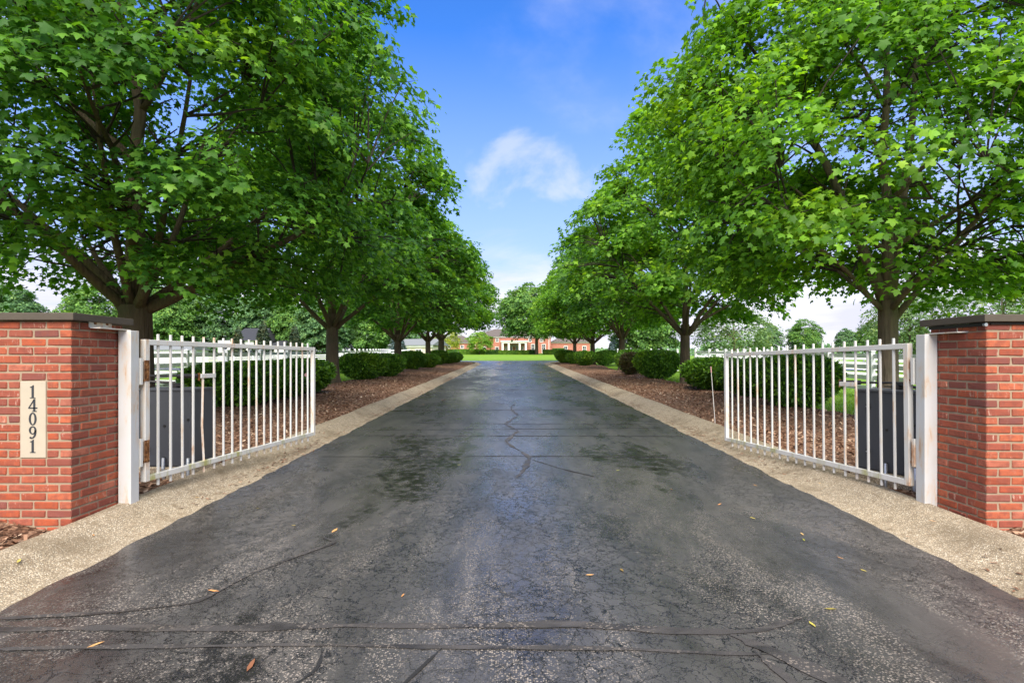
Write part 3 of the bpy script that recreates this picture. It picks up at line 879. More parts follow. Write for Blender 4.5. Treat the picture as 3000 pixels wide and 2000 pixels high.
def tubes_mesh(name, segs, n=4):
    """segs: list of (pts list, radii list) joined into one mesh"""
    b = MB()
    for p, r in segs: b.tube(p, r, n, False)
    me = bpy.data.meshes.new(name); me.from_pydata(b.v, [], b.f); return me
def trunk_mesh(h, r0, r1, lean, seed, n=20, rings=16):
    rr = random.Random(seed); ph = [rr.uniform(0,6.28) for _ in range(8)]
    V = []; F = []
    for j in range(rings+1):
        t = j/rings; z = -.15 + (h+.15)*t
        r = r0+(r1-r0)*t**.8
        fl = .55*math.exp(-max(0,z)/.22)
        for k in range(n):
            a = 2*math.pi*k/n
            rad = r*(1+fl*(.6+.4*math.sin(3*a+ph[0])+.25*math.sin(5*a+ph[1])) + .05*math.sin(7*a+ph[2]+z*.8)+.035*math.sin(11*a+ph[3]-z) )
            V.append((rad*math.cos(a)+lean[0]*z, rad*math.sin(a)+lean[1]*z, z))
    for j in range(rings):
        for k in range(n): F.append((j*n+k, j*n+(k+1)%n, (j+1)*n+(k+1)%n, (j+1)*n+k))
    return np_mesh('trunk', np.array(V), np.array(F), True)
def limb_pts(start, az, el, length, rr, curve=.35, n=8):
    """rises or droops along its length; returns list of points"""
    p = Vector(start); pts = [p.copy()]; e = el
    for i in range(n):
        a = az+rr.uniform(-.14,.14)
        d = Vector((math.cos(a)*math.cos(e), math.sin(a)*math.cos(e), math.sin(e)))
        p = p + d*length/n; pts.append(p.copy())
        e += curve/n + rr.uniform(-.09,.09)
    return pts
PROFU = [0, .06, .18, .36, .55, .74, .9, 1.0]
PROFR = [.55, .84, 1.0, .98, .84, .60, .34, .10]
def crown_data(H, zb, Rc, ncl, per, size, seed, limbs, squash=.55, prof=(PROFU, PROFR), fmin=.30, clr=(.42,.72), macro=0):
    r = np.random.default_rng(seed)
    u = np.interp(r.random(ncl), np.linspace(0,1,60), np.interp(np.cumsum(np.interp(np.linspace(0,1,60), *prof)**1.5)/np.sum(np.interp(np.linspace(0,1,60), *prof)**1.5), np.linspace(0,1,60), np.linspace(0,1,60)))
    # inverse-cdf sampling of height by section area
    g = np.linspace(0,1,200); w = np.interp(g, *prof)**1.6; cdf = np.cumsum(w)/w.sum()
    u = np.interp(r.random(ncl), cdf, g)
    a = r.uniform(0, 2*np.pi, ncl)
    f = r.uniform(fmin, 1.0, ncl)**.55
    ph = r.uniform(0, 6.28, 8)
    bump = 1+.10*np.sin(2*a+ph[0]+3*u)+.09*np.sin(3*a+ph[1]-5*u)+.08*np.sin(5*a+ph[2]+9*u)+.06*np.sin(8*a+ph[3]+14*u)
    rad = Rc*np.interp(u, *prof)*f*bump
    C = np.stack([rad*np.cos(a), rad*np.sin(a), zb+(H-zb)*u], 1)
    C += r.normal(0,.12,C.shape)
    if macro:
        # foliage hangs in tiers: most clusters gather round the ends of side branches
        ctr = r.permutation(ncl)[:macro]; mem = np.where(r.random(ncl) < .78)[0]
        dd = np.linalg.norm((C[mem][:,None,:]-C[ctr][None])*np.array([1,1,1.8]), axis=2); near = ctr[dd.argmin(1)]
        k = r.uniform(.18,.52,len(mem))[:,None]
        C[mem] = C[mem]*(1-k)+C[near]*k
        C[mem,2] = C[mem,2]*.62 + C[near,2]*.38
    o = np.stack([np.cos(a), np.sin(a), np.zeros(ncl)], 1)
    tilt = np.clip(.25+.65*f, 0, 1)[:,None]*np.interp(u, [0,.15,.6,1], [.55,.75,.6,.2])[:,None]
    n = nrmz(np.array([0,0,1.0])+o*tilt+r.normal(0,.16,(ncl,3)))
    P=[];N=[];T=[];S=[]
    cr = r.uniform(clr[0], clr[1], ncl)
    cnt = np.maximum(6, (per*(cr/np.mean(cr))**2*r.uniform(.7,1.3,ncl)).astype(int))
    idx = np.repeat(np.arange(ncl), cnt); m = len(idx)
    ang = r.uniform(0, 2*np.pi, m); d = np.sqrt(r.random(m))
    nn = n[idx]; oo = o[idx]
    tx = nrmz(oo - nn*(oo*nn).sum(1, keepdims=True)); ty = np.cross(nn, tx)
    dirv = tx*np.cos(ang)[:,None]*1.15+ty*np.sin(ang)[:,None]
    P = C[idx] + dirv*(d*cr[idx])[:,None] + nn*(r.normal(0,.13,m)*squash*2*cr[idx])[:,None]
    P[:,2] -= .30*d*d*cr[idx]
    N = nn + r.normal(0,.42,(m,3)) + dirv*.25*d[:,None]
    T = dirv + oo*.6 + r.normal(0,.4,(m,3)); T[:,2] -= .35
    S = size[0]+(size[1]-size[0])*r.random(m)**1.2
    S *= np.where(r.random(m) < .22, .62, 1.0)
    # twigs from the nearest limb point
    LPts = np.array([tuple(p) for l in limbs for p in l]) if limbs else np.zeros((1,3))
    segs = []
    for i in range(ncl):
        dd = np.linalg.norm(LPts-C[i], axis=1) + 1.2*np.maximum(0, LPts[:,2]-C[i,2]+.1)
        q = LPts[dd.argmin()]
        e = C[i]+.6*cr[i]*o[i]*.6
        midp = (q+C[i])/2 + np.array([0,0,.06*np.linalg.norm(C[i]-q)]) 
        segs.append(([tuple(q), tuple(midp), tuple(C[i]-n[i]*.05), tuple(e)], [.017,.013,.008,.003]))
    return P, N, T, S, segs

def maple(name, loc, H, zb, Rc, trunk_r, fork, limb_spec, leafmat, bark, seed, ncl, per, size, tmpl, tf, label, group, split=0, rz=0.0, lead=.82, nrand=8, lean=(0,0), fmin=.3):
    rr = random.Random(seed)
    root = empty(name, loc, rz); tag(root, label, 'tree', group)
    tm = trunk_mesh(fork, trunk_r, trunk_r*.80, lean, seed)
    new_obj('trunk', tm, root, M[bark])
    top = Vector((lean[0]*fork, lean[1]*fork, fork))
    limbs = []; rads = []
    if lead:
        pts = [top + Vector((0,0,-.25))]; n = 9
        for i in range(n):
            pts.append(top + Vector((rr.uniform(-.10,.10)*i/2, rr.uniform(-.10,.10)*i/2, (H*lead-fork)*(i+1)/n)))
        limbs.append(pts); rads.append((trunk_r*.62, .02))
    for (az, z0, el, ln, rad, cv) in limb_spec:
        s = Vector((lean[0]*z0, lean[1]*z0, z0)) if z0 < fork else (limbs[0][min(9, int((z0-fork)/(H*lead-fork)*9))] if lead else top)
        limbs.append(limb_pts(s, R(az), R(el), ln, rr, cv)); rads.append((rad, rad*.22))
    a0 = rr.uniform(0, 360)
    for i in range(nrand):
        t = (i+.5)/nrand
        zz = fork + (H*.72-fork)*t
        s = limbs[0][min(9, int(t*.8*9))] if lead else top
        a0 += 137.5+rr.uniform(-20,20)
        ln = Rc*(.92-.5*t)
        limbs.append(limb_pts(s, R(a0), R(30+28*t), ln, rr, .2)); rads.append((trunk_r*(.36-.18*t), .014))
    for pts, (ra, rb) in zip(limbs, rads):
        n = len(pts); b = MB().tube(pts, [ra+(rb-ra)*(i/(n-1))**.7 for i in range(n)], 9)
        b.build('branch', M[bark], root, smooth=True)
    # secondary sub-branches count as limb points for the twigs
    sub = []; subsegs = []
    for pts, (ra, rb) in list(zip(limbs, rads)):
        for i in range(3, len(pts)):
            for _ in range(2):
                d = (pts[i]-pts[i-1]); az = math.atan2(d.y, d.x)+rr.choice((-1,1))*rr.uniform(.5,1.3)
                q = limb_pts(pts[i], az, rr.uniform(.05,.75), rr.uniform(.6,1.35), rr, .2, 5)
                sub.append(q); subsegs.append(([tuple(p) for p in q], [.030*(1-.13*k) for k in range(len(q))]))
    P, N, T, S, segs = crown_data(H, zb, Rc, ncl, per, size, seed, limbs+sub, fmin=fmin, macro=105)
    tw = new_obj('twigs', tubes_mesh('twigs', subsegs+segs, 4), root, M['twig']); tw['kind'] = 'stuff'
    if split:
        # the leaves that show largest are objects of their own
        Wm = Matrix.Translation(loc) @ Matrix.Rotation(rz, 4, 'Z')
        A = np.array(Wm); PW = P @ A[:3,:3].T + A[:3,3]
        rel = PW-np.array(cam.location); dist = np.linalg.norm(rel, axis=1)
        px = rel[:,0]/np.maximum(rel[:,1],.1); pz = rel[:,2]/np.maximum(rel[:,1],.1)
        vis = (rel[:,1] > 1) & (np.abs(px) < .88) & (pz < .62)
        NW = nrmz(N) @ A[:3,:3].T
        face = np.abs((NW*rel).sum(1))/dist
        score = np.where(vis, S*S*face/dist**2, 0)
        pick = np.argsort(-score)[:split]
        keep = np.ones(len(P), bool); keep[pick] = False
    else:
        pick = []; keep = np.ones(len(P), bool)
    cr = new_obj('crown', leaves_mesh('crown', tmpl, tf, P[keep], N[keep], T[keep], S[keep]), root, M[leafmat]); cr['kind'] = 'stuff'
    if split:
        lm = np_mesh('leaf', LEAF, LEAFF); lm.materials.append(M[leafmat])
        for i in pick:
            n = Vector(N[i]).normalized(); t = Vector(T[i]); t = (t-n*t.dot(n)).normalized(); b = t.cross(n)
            o = bpy.data.objects.new('leaf', lm); COL.objects.link(o); o.parent = cr
            s = S[i]
            o.matrix_local = Matrix(((b.x*s,t.x*s,n.x*s,P[i][0]),(b.y*s,t.y*s,n.y*s,P[i][1]),(b.z*s,t.z*s,n.z*s,P[i][2]),(0,0,0,1)))
    return root
GL, GR = 'maples lining the left of the driveway', 'maples lining the right of the driveway'
gl = lambda x, y: (x, y, gz(x, y)+.04)
# the two nearest maples, each grown for itself
maple('maple_tree', gl(-6.95,10.5), 12.6, 2.75, 5.0, .33, 2.25,
      [(0,2.1,24,4.6,.125,.10),(178,1.9,54,4.0,.14,-.15),(35,2.1,42,4.6,.11,.2),(318,2.1,36,4.6,.11,.2),(120,2.1,48,4.2,.11,.1),(230,2.1,40,4.4,.11,.1),(285,2.1,52,4.0,.10,.2),(80,2.1,60,4.5,.11,.15)],
      'leaf_l', 'bark', 21, 940, 100, (.085,.142), LEAF10, LEAF10F, 'broad maple with dark spreading limbs right behind the left brick pier', GL, split=290, fmin=.32)
maple('maple_tree', gl(7.0,10.6), 12.8, 2.5, 3.95, .19, 2.35,
      [(165,2.2,70,6.2,.125,.05),(30,2.2,72,6.5,.13,.05),(5,1.85,47,3.9,.075,.2),(200,2.9,36,3.3,.06,.1),(265,3.1,36,3.3,.06,.1),(95,3.0,40,3.4,.06,.1),(320,3.3,34,3.3,.055,.1)],
      'leaf_r', 'bark_pale', 35, 780, 98, (.085,.142), LEAF10, LEAF10F, 'airy light green maple with forked trunk right behind the right gate motor', GR, split=290, fmin=.36)
# two more trees grown once and repeated down the drive
SPEC = [(a, 1.9, 40+6*(i % 3), 4.2, .10, .15) for i, a in enumerate((10, 75, 140, 200, 262, 320))]
TA = maple('maple_tree', gl(-7.05,22.3), 12.6, 3.0, 4.75, .25, 2.5, SPEC, 'leaf_l', 'bark', 52, 600, 52, (.14,.21), LEAF10, LEAF10F, 'second maple from the gate in the left row, behind the long clipped yew', GL, fmin=.42)
TB = maple('maple_tree', gl(6.85,22.5), 12.2, 2.75, 4.5, .205, 2.4, SPEC, 'leaf_r', 'bark', 63, 560, 52, (.14,.21), LEAF10, LEAF10F, 'second maple from the gate in the right row, with a straight brown trunk', GR, fmin=.42)
TA.scale = (1.08, 1.08, 1.12)
def again(src, x, y, rz, sc, label, group, mat=None):
    t = copy_tree(src); t.location = gl(x, y); t.rotation_euler = (0, 0, R(rz)); t.scale = sc
    t['label'] = label; t['group'] = group
    return t
again(TA, -6.75, 33.6, 100, (.96,.96,.92), 'third maple from the gate in the left row', GL)
again(TB, -6.65, 45, 200, (1.08,1.08,1.02), 'fourth maple from the gate in the left row', GL)
again(TA, -7.1, 57, 250, (1.36,1.36,1.13), 'farthest maple of the left row, at the end of the driveway', GL)
again(TA, 7.15, 37, 40, (.90,.90,1.02), 'third maple from the gate in the right row', GR)
again(TB, 6.95, 49, 130, (1.10,1.10,.95), 'fourth maple from the gate in the right row, with a pale slender trunk', GR)
again(TB, 7.0, 63.5, 290, (1.1,1.1,1.0), 'fifth maple of the right row, near the brick house', GR)

# far trees: rounder crowns of coarser leaves, grown as three kinds
def far_tree(H, zb, Rc, ncl, per, size, seed, leafmat, tr, prof=(PROFU, PROFR), clr=(.8,1.5)):
    rr = random.Random(seed)
    root = empty('tree', (0,0,0))
    b = MB().tube([(0,0,-.3),(0,0,zb*.6),(rr.uniform(-.1,.1),rr.uniform(-.1,.1),H*.75)], [tr, tr*.8, tr*.15], 8)
    b.build('trunk', M['bark'], root, smooth=True)
    limbs = []
    for i in range(9):
        a = i*2.4+rr.random(); z0 = zb*.7+(H*.55-zb*.7)*i/9
        p = limb_pts((0,0,z0), a, R(35+20*i/9), Rc*(.8-.4*i/9), rr, .2, 4); limbs.append(p)
        MB().tube(p, [tr*.4*(1-.2*k) for k in range(5)], 6).build('branch', M['bark'], root, smooth=True)
    P, N, T, S, segs = crown_data(H, zb, Rc, ncl, per, size, seed, limbs, prof=prof, fmin=.35, clr=clr)
    c = new_obj('crown', leaves_mesh('crown', LEAF6, LEAF6F, P, N, T, S), root, M[leafmat]); c['kind'] = 'stuff'
    return root
ROUNDU = [0,.1,.3,.5,.7,.88,1]; ROUNDR = [.5,.8,1.0,1.0,.85,.55,.15]
F1 = far_tree(16, 2.5, 7.0, 320, 80, (.36,.62), 5, 'leaf_far', .40, (ROUNDU, ROUNDR))
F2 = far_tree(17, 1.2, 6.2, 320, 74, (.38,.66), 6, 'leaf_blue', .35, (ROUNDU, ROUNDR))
F3 = far_tree(9, 1.6, 4.2, 200, 42, (.20,.34), 8, 'leaf_pale', .2, (ROUNDU, ROUNDR), (.6,1.0))
used = set()
def plant(src, x, y, rz, sc, label, group, mat=None):
    if src.name in used or mat: 
        t = copy_tree(src)
    else:
        t = src; used.add(src.name)
    t.location = (x, y, gz(x, y)-.1); t.rotation_euler = (0,0,R(rz)); t.scale = sc if isinstance(sc, tuple) else (sc,)*3
    tag(t, label, 'tree', group)
    if mat:
        for c in t.children:
            if c.name.startswith('crown'):
                c.data = c.data.copy(); c.data.materials[0] = M[mat]
    return t
F4 = far_tree(16.0, 4.4, 9.0, 380, 84, (.36,.62), 15, 'leaf_far', .46, (ROUNDU, ROUNDR))
plant(F4, 6.0, 139, 20, (1.12,1.12,1.1), 'large maple on the lawn in front of the brick house right of its door', 'trees round the house')
GB = 'trees beyond the left paddock'
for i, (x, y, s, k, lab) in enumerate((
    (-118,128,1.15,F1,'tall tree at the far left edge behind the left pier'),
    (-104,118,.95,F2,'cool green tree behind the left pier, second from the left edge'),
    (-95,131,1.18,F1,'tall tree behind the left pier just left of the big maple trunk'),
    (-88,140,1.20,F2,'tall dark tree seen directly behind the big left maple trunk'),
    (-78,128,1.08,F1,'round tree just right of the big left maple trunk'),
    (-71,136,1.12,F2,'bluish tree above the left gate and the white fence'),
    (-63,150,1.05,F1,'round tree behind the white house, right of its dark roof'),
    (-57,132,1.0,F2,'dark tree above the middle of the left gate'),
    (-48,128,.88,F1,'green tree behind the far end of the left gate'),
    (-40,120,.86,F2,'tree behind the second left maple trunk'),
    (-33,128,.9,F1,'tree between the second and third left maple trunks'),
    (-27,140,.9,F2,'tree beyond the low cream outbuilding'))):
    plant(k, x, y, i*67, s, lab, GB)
GRT = 'trees beyond the right paddock'
plant(F3, 30.5, 78, 15, (1.25,1.25,1.0), 'rounded light green tree above the white fence right of the second right maple', GRT)
plant(F3, 42, 60, 80, (.95,.95,1.12), 'pale airy tree seen behind the trunk of the near right maple', GRT)
plant(F3, 45.5, 53, 190, (1.1,1.1,1.15), 'pale airy tree above the right brick pier', GRT)
plant(F1, 15.5, 66, 50, (.55,.55,.55), 'low broad tree between the second and third right maple trunks', GRT)
for i, (x, y, s, k, lab) in enumerate((
    (104,230,.80,F2,'distant bluish tree low above the left part of the right gate'),
    (117,228,.95,F1,'distant round tree above the middle of the right gate'),
    (141,240,.72,F2,'distant small tree above the right gate near its hinge side'),
    (156,246,.95,F1,'distant tree left of the near right maple trunk'),
    (170,240,.85,F2,'distant tree behind the near right maple trunk'),
    (195,250,.9,F1,'distant tree between the right maple trunk and the right post'))):
    plant(k, x, y, i*50, s, lab, GRT)
# lime and golden ornamentals in front of the house
F5 = far_tree(5.8, 1.1, 3.3, 150, 60, (.18,.32), 25, 'leaf_lime', .12, (ROUNDU, ROUNDR), (.5,.8))
F6 = far_tree(5.6, 1.6, 3.3, 110, 46, (.18,.32), 26, 'leaf_gold', .12, (ROUNDU, ROUNDR), (.5,.8))
plant(F5, -7.9, 138, 20, 1.0, 'bright lime green small tree on the lawn left of the house door', 'trees round the house')
plant(F6, -14.2, 124, 70, 1.0, 'golden leaved small tree before the left wing of the house', 'trees round the house')
# conifers
def conifer(H, Rb, seed, mat):
    r = np.random.default_rng(seed); root = empty('spruce_tree', (0,0,0))
    MB().tube([(0,0,-.2),(0,0,H*.95)], [.18,.02], 7).build('trunk', M['bark'], root, smooth=True)
    n = 3200; u = 1-np.sqrt(r.random(n)); a = r.uniform(0,6.28,n); tier = np.abs(np.sin(u*34))
    rad = Rb*(1-u)*(.35+.65*r.random(n)**.5)*(.78+.22*tier)+.05
    o = np.stack([np.cos(a), np.sin(a), np.zeros(n)], 1)
    P = o*rad[:,None]; P[:,2] = .5+(H-.5)*u - rad*.25
    N = o*.5+np.array([0,0,1.0])+r.normal(0,.4,(n,3)); T = o+r.normal(0,.3,(n,3)); T[:,2] -= .3
    c = new_obj('crown', leaves_mesh('crown', LEAF6, LEAF6F, P, N, T, r.uniform(.35,.75,n)), root, M[mat]); c['kind'] = 'stuff'
    return root
SP = conifer(9, 3.0, 3, 'spruce')
for i, (x, y, s, lab) in enumerate(((-52,108,.75,'dark spruce left of the white house behind the left gate'),(-45.5,104,.85,'taller dark spruce in front of the white house roof'),(-40.5,106,.78,'dark spruce right of the white house above the left gate'))):
    t = SP if i == 0 else copy_tree(SP)
    t.location = (x, y, gz(x, y)-.05); t.scale = (s,)*3; tag(t, lab, 'tree', 'dark spruces by the white house')
BS = conifer(5, 1.6, 4, 'blue_spruce'); BS.location = (23, 128, gz(23,128)); tag(BS, 'small blue spruce far off between the right maple trunks', 'tree')
BS2 = copy_tree(BS); BS2.location = (-18.5, 92, gz(-18.5,92)); tag(BS2, 'small blue spruce beside the low cream outbuilding', 'tree')
# far wood on the skyline
r = np.random.default_rng(9); n = 16000
ang = r.uniform(R(-62), R(64), n); dist = r.uniform(420, 520, n); X = np.sin(ang)*dist; Y = np.cos(ang)*dist
top = 9+4*np.sin(ang*23)+3*np.sin(ang*51+1)+2*np.sin(ang*117)
Z = 2.5+top*np.sqrt(r.random(n))
P = np.stack([X, Y, Z], 1); N = r.normal(0,.6,(n,3))+np.array([0,-.6,.8]); T = r.normal(0,1,(n,3))
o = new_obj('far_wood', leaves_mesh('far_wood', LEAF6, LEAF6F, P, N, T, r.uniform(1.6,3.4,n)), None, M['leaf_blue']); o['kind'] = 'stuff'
tag(o, 'distant bluish line of woods along the horizon', 'woods')

# ------------------------------------------------------------------ clipped yews
def yew(seed, n, rx, ry, h, mat='yew', sz=(.055,.11)):
    r = np.random.default_rng(seed); root = empty('yew_shrub', (0,0,0))
    prof_u = [0,.12,.3,.55,.75,.88,.96,1.0]; prof_r = [.30,.58,.82,1.0,.98,.86,.62,.0]
    def surf(u, a, k):
        rad = np.interp(u, prof_u, prof_r)*(1+.05*np.sin(3*a+seed)+.04*np.sin(7*a+u*6+seed)+.03*np.sin(13*a-u*9))*k
        return np.stack([rx*rad*np.cos(a), ry*rad*np.sin(a), .12+(h-.12)*u*(1+.03*np.sin(4*a+rad*5))], -1)
    # inner mass of twigs and needles
    V = []; F = []; na, nu = 26, 12
    for j in range(nu+1):
        for k in range(na): V.append(surf(np.array(min(.999, j/nu)), np.array(2*np.pi*k/na), .86+.05*math.sin(j*3+k*5)))
    for j in range(nu):
        for k in range(na): F.append((j*na+k, j*na+(k+1)%na, (j+1)*na+(k+1)%na, (j+1)*na+k))
    new_obj('inner_foliage', np_mesh('inner_foliage', np.array(V)*np.array([1,1,.97]), np.array(F), True), root, M[mat])
    g = np.linspace(0,1,200); w = np.interp(g, prof_u, prof_r)+.25; w[g > .9] *= 3.5; cdf = np.cumsum(w)/w.sum()
    u = np.interp(r.random(n), cdf, g); a = r.uniform(0,6.28,n); k = 1.05-.25*r.random(n)**1.3
    P = surf(u, a, k); 
    e = 1e-2
    du = surf(np.minimum(u+e,1), a, k)-surf(np.maximum(u-e,0), a, k); da = surf(u, a+e, k)-surf(u, a-e, k)
    on = nrmz(np.cross(da, du))
    T = on*.8+r.normal(0,.55,(n,3))+np.array([0,0,.35]); N = r.normal(0,.7,(n,3))+on*.5+np.array([0,0,.3])
    tm = np.array([(0,0,0),(.22,.45,.03),(0,1,0),(-.22,.45,.03)]); tf = np.array([(0,1,2),(0,2,3)])
    c = new_obj('needle_sprays', leaves_mesh('needle_sprays', tm, tf, P, N, T, r.uniform(sz[0], sz[1], n)*1.5), root, M[mat]); c['kind'] = 'stuff'
    rr = random.Random(seed)
    for i in range(6):
        aa = i*1.05+rr.random()*.5; q = rr.uniform(.3,.55)
        MB().tube([(.05*math.cos(aa),.05*math.sin(aa),-.05),(rx*q*.5*math.cos(aa),ry*q*.5*math.sin(aa),h*.22),(rx*q*math.cos(aa),ry*q*math.sin(aa),h*.5)], [.03,.024,.012], 6).build('stem', M['twig'], root)
    return root
YA = yew(1, 12000, 1.05, 1.05, 1.22); YB = yew(2, 11000, .95, 1.0, 1.18); YC = yew(4, 10000, .95, .9, 1.2)
YBR = yew(6, 5000, .5, .6, 1.15, 'yew_brown')
yused = set()
def shrub(src, x, y, s, rz, label, group):
    if src.name in yused: t = copy_tree(src)
    else: t = src; yused.add(src.name)
    t.location = (x, y, gz(x, y)+.06); t.scale = s if isinstance(s, tuple) else (s,)*3; t.rotation_euler = (0,0,R(rz))
    tag(t, label, 'shrub', group)
SL, SR = 'clipped yews in the left bed', 'clipped yews in the right bed'
for a in ((YA,-6.75,13.7,(1.05,1.0,.84),10,'clipped yew nearest the gate motor, behind the left gate',SL),
          (YB,-6.6,15.5,(1.12,1.1,.86),50,'middle one of the three merged yews behind the left gate',SL),
          (YC,-6.45,17.4,(1.02,1.0,.88),90,'yew at the far end of the merged clump, before the second left maple',SL),
          (YB,-6.60,25.2,(1.04,1.0,.98),120,'round clipped yew right of the second left maple trunk',SL),
          (YC,-6.15,27.9,.92,20,'smaller yew tucked behind the round one right of the second left maple',SL),
          (YA,-6.55,37.2,(.80,.8,.98),200,'clipped yew right of the third left maple trunk',SL),
          (YB,-5.95,40.0,.84,0,'second yew right of the third left maple trunk',SL),
          (YC,-6.25,48,(.86,.86,1.0),60,'clipped yew below the fourth left maple',SL),
          (YA,-5.85,51.5,.8,0,'next to last yew of the left bed',SL),
          (YB,-5.55,54.5,.82,80,'last yew of the left bed, beside the two thin stakes',SL),
          (YA,6.75,13.5,(.90,.9,.98),140,'clipped yew with bare stems behind the right gate, nearest its hinge',SR),
          (YC,7.0,16.3,(1.05,1.0,.90),10,'middle one of the three merged yews behind the right gate',SR),
          (YB,6.75,18.9,(1.0,1.0,.9),70,'yew at the far end of the clump behind the thin marker stake on the right',SR),
          (YA,6.68,26,(.93,.93,1.04),33,'round clipped yew left of the second right maple trunk',SR),
          (YBR,6.15,29.4,(1.0,1.0,1.0),0,'narrow yew with browning foliage beside the round one on the right',SR),
          (YC,6.85,32,(1.08,1.0,1.08),160,'yew behind the browning one in the right bed',SR),
          (YB,5.75,45,(.85,.85,.98),10,'clipped yew left of the pale slender trunk on the right',SR),
          (YC,5.5,49.5,.85,100,'second yew left of the pale slender trunk on the right',SR),
          (YA,4.95,53,(.82,.82,1.0),45,'last yew at the far end of the right bed',SR),
          (YB,7.7,48,(.75,.75,.95),45,'small yew right of the pale slender trunk',SR),
          (YC,8.6,51,(.85,.85,1.0),45,'outer yew on the lawn right of the pale slender trunk',SR)):
    shrub(*a)

# ------------------------------------------------------------------ fences
def fence(pts, label, group, rails=4, h=1.38, spacing=2.45, cap=True, mat='fence'):
    """pts: corner points; posts every spacing along, rails between"""
    root = empty('paddock_fence', (pts[0][0], pts[0][1], gz(*pts[0])-.03)); tag(root, label, 'fence', group)
    o0 = Vector(root.location)
    P = []
    for i in range(len(pts)-1):
        a, b = Vector(pts[i]), Vector(pts[i+1]); n = max(1, round((b-a).length/spacing))
        for k in range(n): P.append(a.lerp(b, k/n))
    P.append(Vector(pts[-1]))
    pm = MB().box(-.065,.065,-.065,.065,-.15,h+.05).mesh('post', .006); pm.materials.append(M[mat])
    cm_ = MB().box(-.08,.08,-.08,.08,h+.051,h+.075).add([(-.07,-.07,h+.0755),(.07,-.07,h+.0755),(.07,.07,h+.0755),(-.07,.07,h+.0755),(0,0,h+.115)],[(0,1,4),(1,2,4),(2,3,4),(3,0,4),(3,2,1,0)]).mesh('post_cap'); cm_.materials.append(M[mat])
    rm = MB().box(0,1,-.019,.019,-.07,.07).mesh('rail'); rm.materials.append(M[mat])
    Z = [gz(p.x, p.y)-.03 for p in P]
    for i, p in enumerate(P):
        o = bpy.data.objects.new('post', pm); COL.objects.link(o); o.parent = root
        o.location = (p.x-o0.x, p.y-o0.y, Z[i]-o0.z+random.uniform(-.01,.01))
        d = (P[min(i+1,len(P)-1)]-P[max(i-1,0)]); ang = math.atan2(d.y, d.x); o.rotation_euler = (random.uniform(-.008,.008), random.uniform(-.008,.008), ang)
        if cap:
            c = bpy.data.objects.new('post_cap', cm_); COL.objects.link(c); c.parent = o
        if i < len(P)-1:
            q = P[i+1]; dd = q-p; L = dd.length; sl = math.atan2(Z[i+1]-Z[i], L)
            for k in range(rails):
                zz = h-.09-k*(h-.09-.28)/(rails-1)
                r_ = bpy.data.objects.new('rail', rm); COL.objects.link(r_); r_.parent = root
                r_.location = (p.x+dd.x/L*.066-o0.x, p.y+dd.y/L*.066-o0.y, Z[i]-o0.z+zz)
                r_.rotation_euler = (0, -sl+random.uniform(-.003,.003), math.atan2(dd.y, dd.x)); r_.scale = (L-.132, 1, 1)
    return root
GF = 'white paddock fences'
fence([(-11.4,10.5),(-11.6,20.3),(-10.3,29.2)], 'white four-rail fence running beside the lawn behind the left gate', GF)
fence([(-10.6,33.0),(-11.6,42),(-13.6,58),(-16.2,75)], 'white rail fence leading away to the outbuilding beyond the second left maple', GF)
fence([(-13.5,75),(-24,76.5)], 'short white fence across the end of the left paddock', GF)
fence([(-95,88),(-60,96),(-26,100)], 'far white fence crossing the left paddock in the distance', GF, spacing=3.2)
fence([(-11.6,20.4+.3),(-24,26),(-48,40)], 'white fence turning off across the left paddock', GF, spacing=3.0)
fence([(11.2,10.4),(11.2,34.7)], 'white four-rail fence running beside the lawn behind the right gate', GF)
fence([(11.2,38.5),(11.25,60.5)], 'white rail fence beside the lawn beyond the second right maple', GF)
fence([(13.7,38.0),(28,38.3),(48,39.5)], 'white fence crossing the right paddock, nearer one', GF, spacing=3.0)
fence([(20,62),(50,66),(80,78)], 'far white fence crossing the right paddock', GF, spacing=3.2)
# tube gate in the left fence
tg = empty('field_gate', (-10.3,29.5,gz(-10.3,29.5)), math.atan2(3.1,-.28)); tag(tg, 'dark tube field gate in the white fence beside the second left maple', 'gate')
MB().tube([(0,0,.2),(0,0,1.2),(.1,0,1.3),(2.9,0,1.3),(3.0,0,1.2),(3.0,0,.3),(2.9,0,.2),(0,0,.2)], .022, 8).build('gate_frame', M['iron'], tg)
for k in range(3): MB().tube([(.02,0,.45+.27*k),(2.98,0,.45+.27*k)], .014, 6).build('gate_bar', M['iron'], tg)

# ------------------------------------------------------------------ marker stakes
def stake(x, y, h, lean, label, disc=False, rad=.006, mat='stake'):
    root = empty('marker_stake', (x, y, gz(x, y)+.10), 0); tag(root, label, 'stake')
    root.rotation_euler = lean
    MB().tube([(0,0,-.1),(0,0,h)], rad, 8).build('rod', M[mat], root)
    if disc: MB().tube([(0,-.012,h),(0,-.006,h)], .042, 18).build('reflector', M['pink'], root)
    elif rad < .01: MB().tube([(0,0,h-.10),(0,0,h+.01)], .011, 8).build('reflector_sleeve', M['pink'], root)
stake(-4.62,12.9,.80,(0,R(-3),0),'thin white stake with a round pink reflector behind the left gate',True)
stake(3.82,10.7,1.05,(R(2),R(-5),0),'thin leaning marker stake in the mulch just left of the right gate')
stake(-5.62,56.0,1.15,(0,R(-1),0),'dark thin stake at the far end of the left bed',False,.03,'iron')
stake(-5.35,56.6,1.10,(0,R(2),0),'pale thin stake at the far end of the left bed',False,.03,'steel')

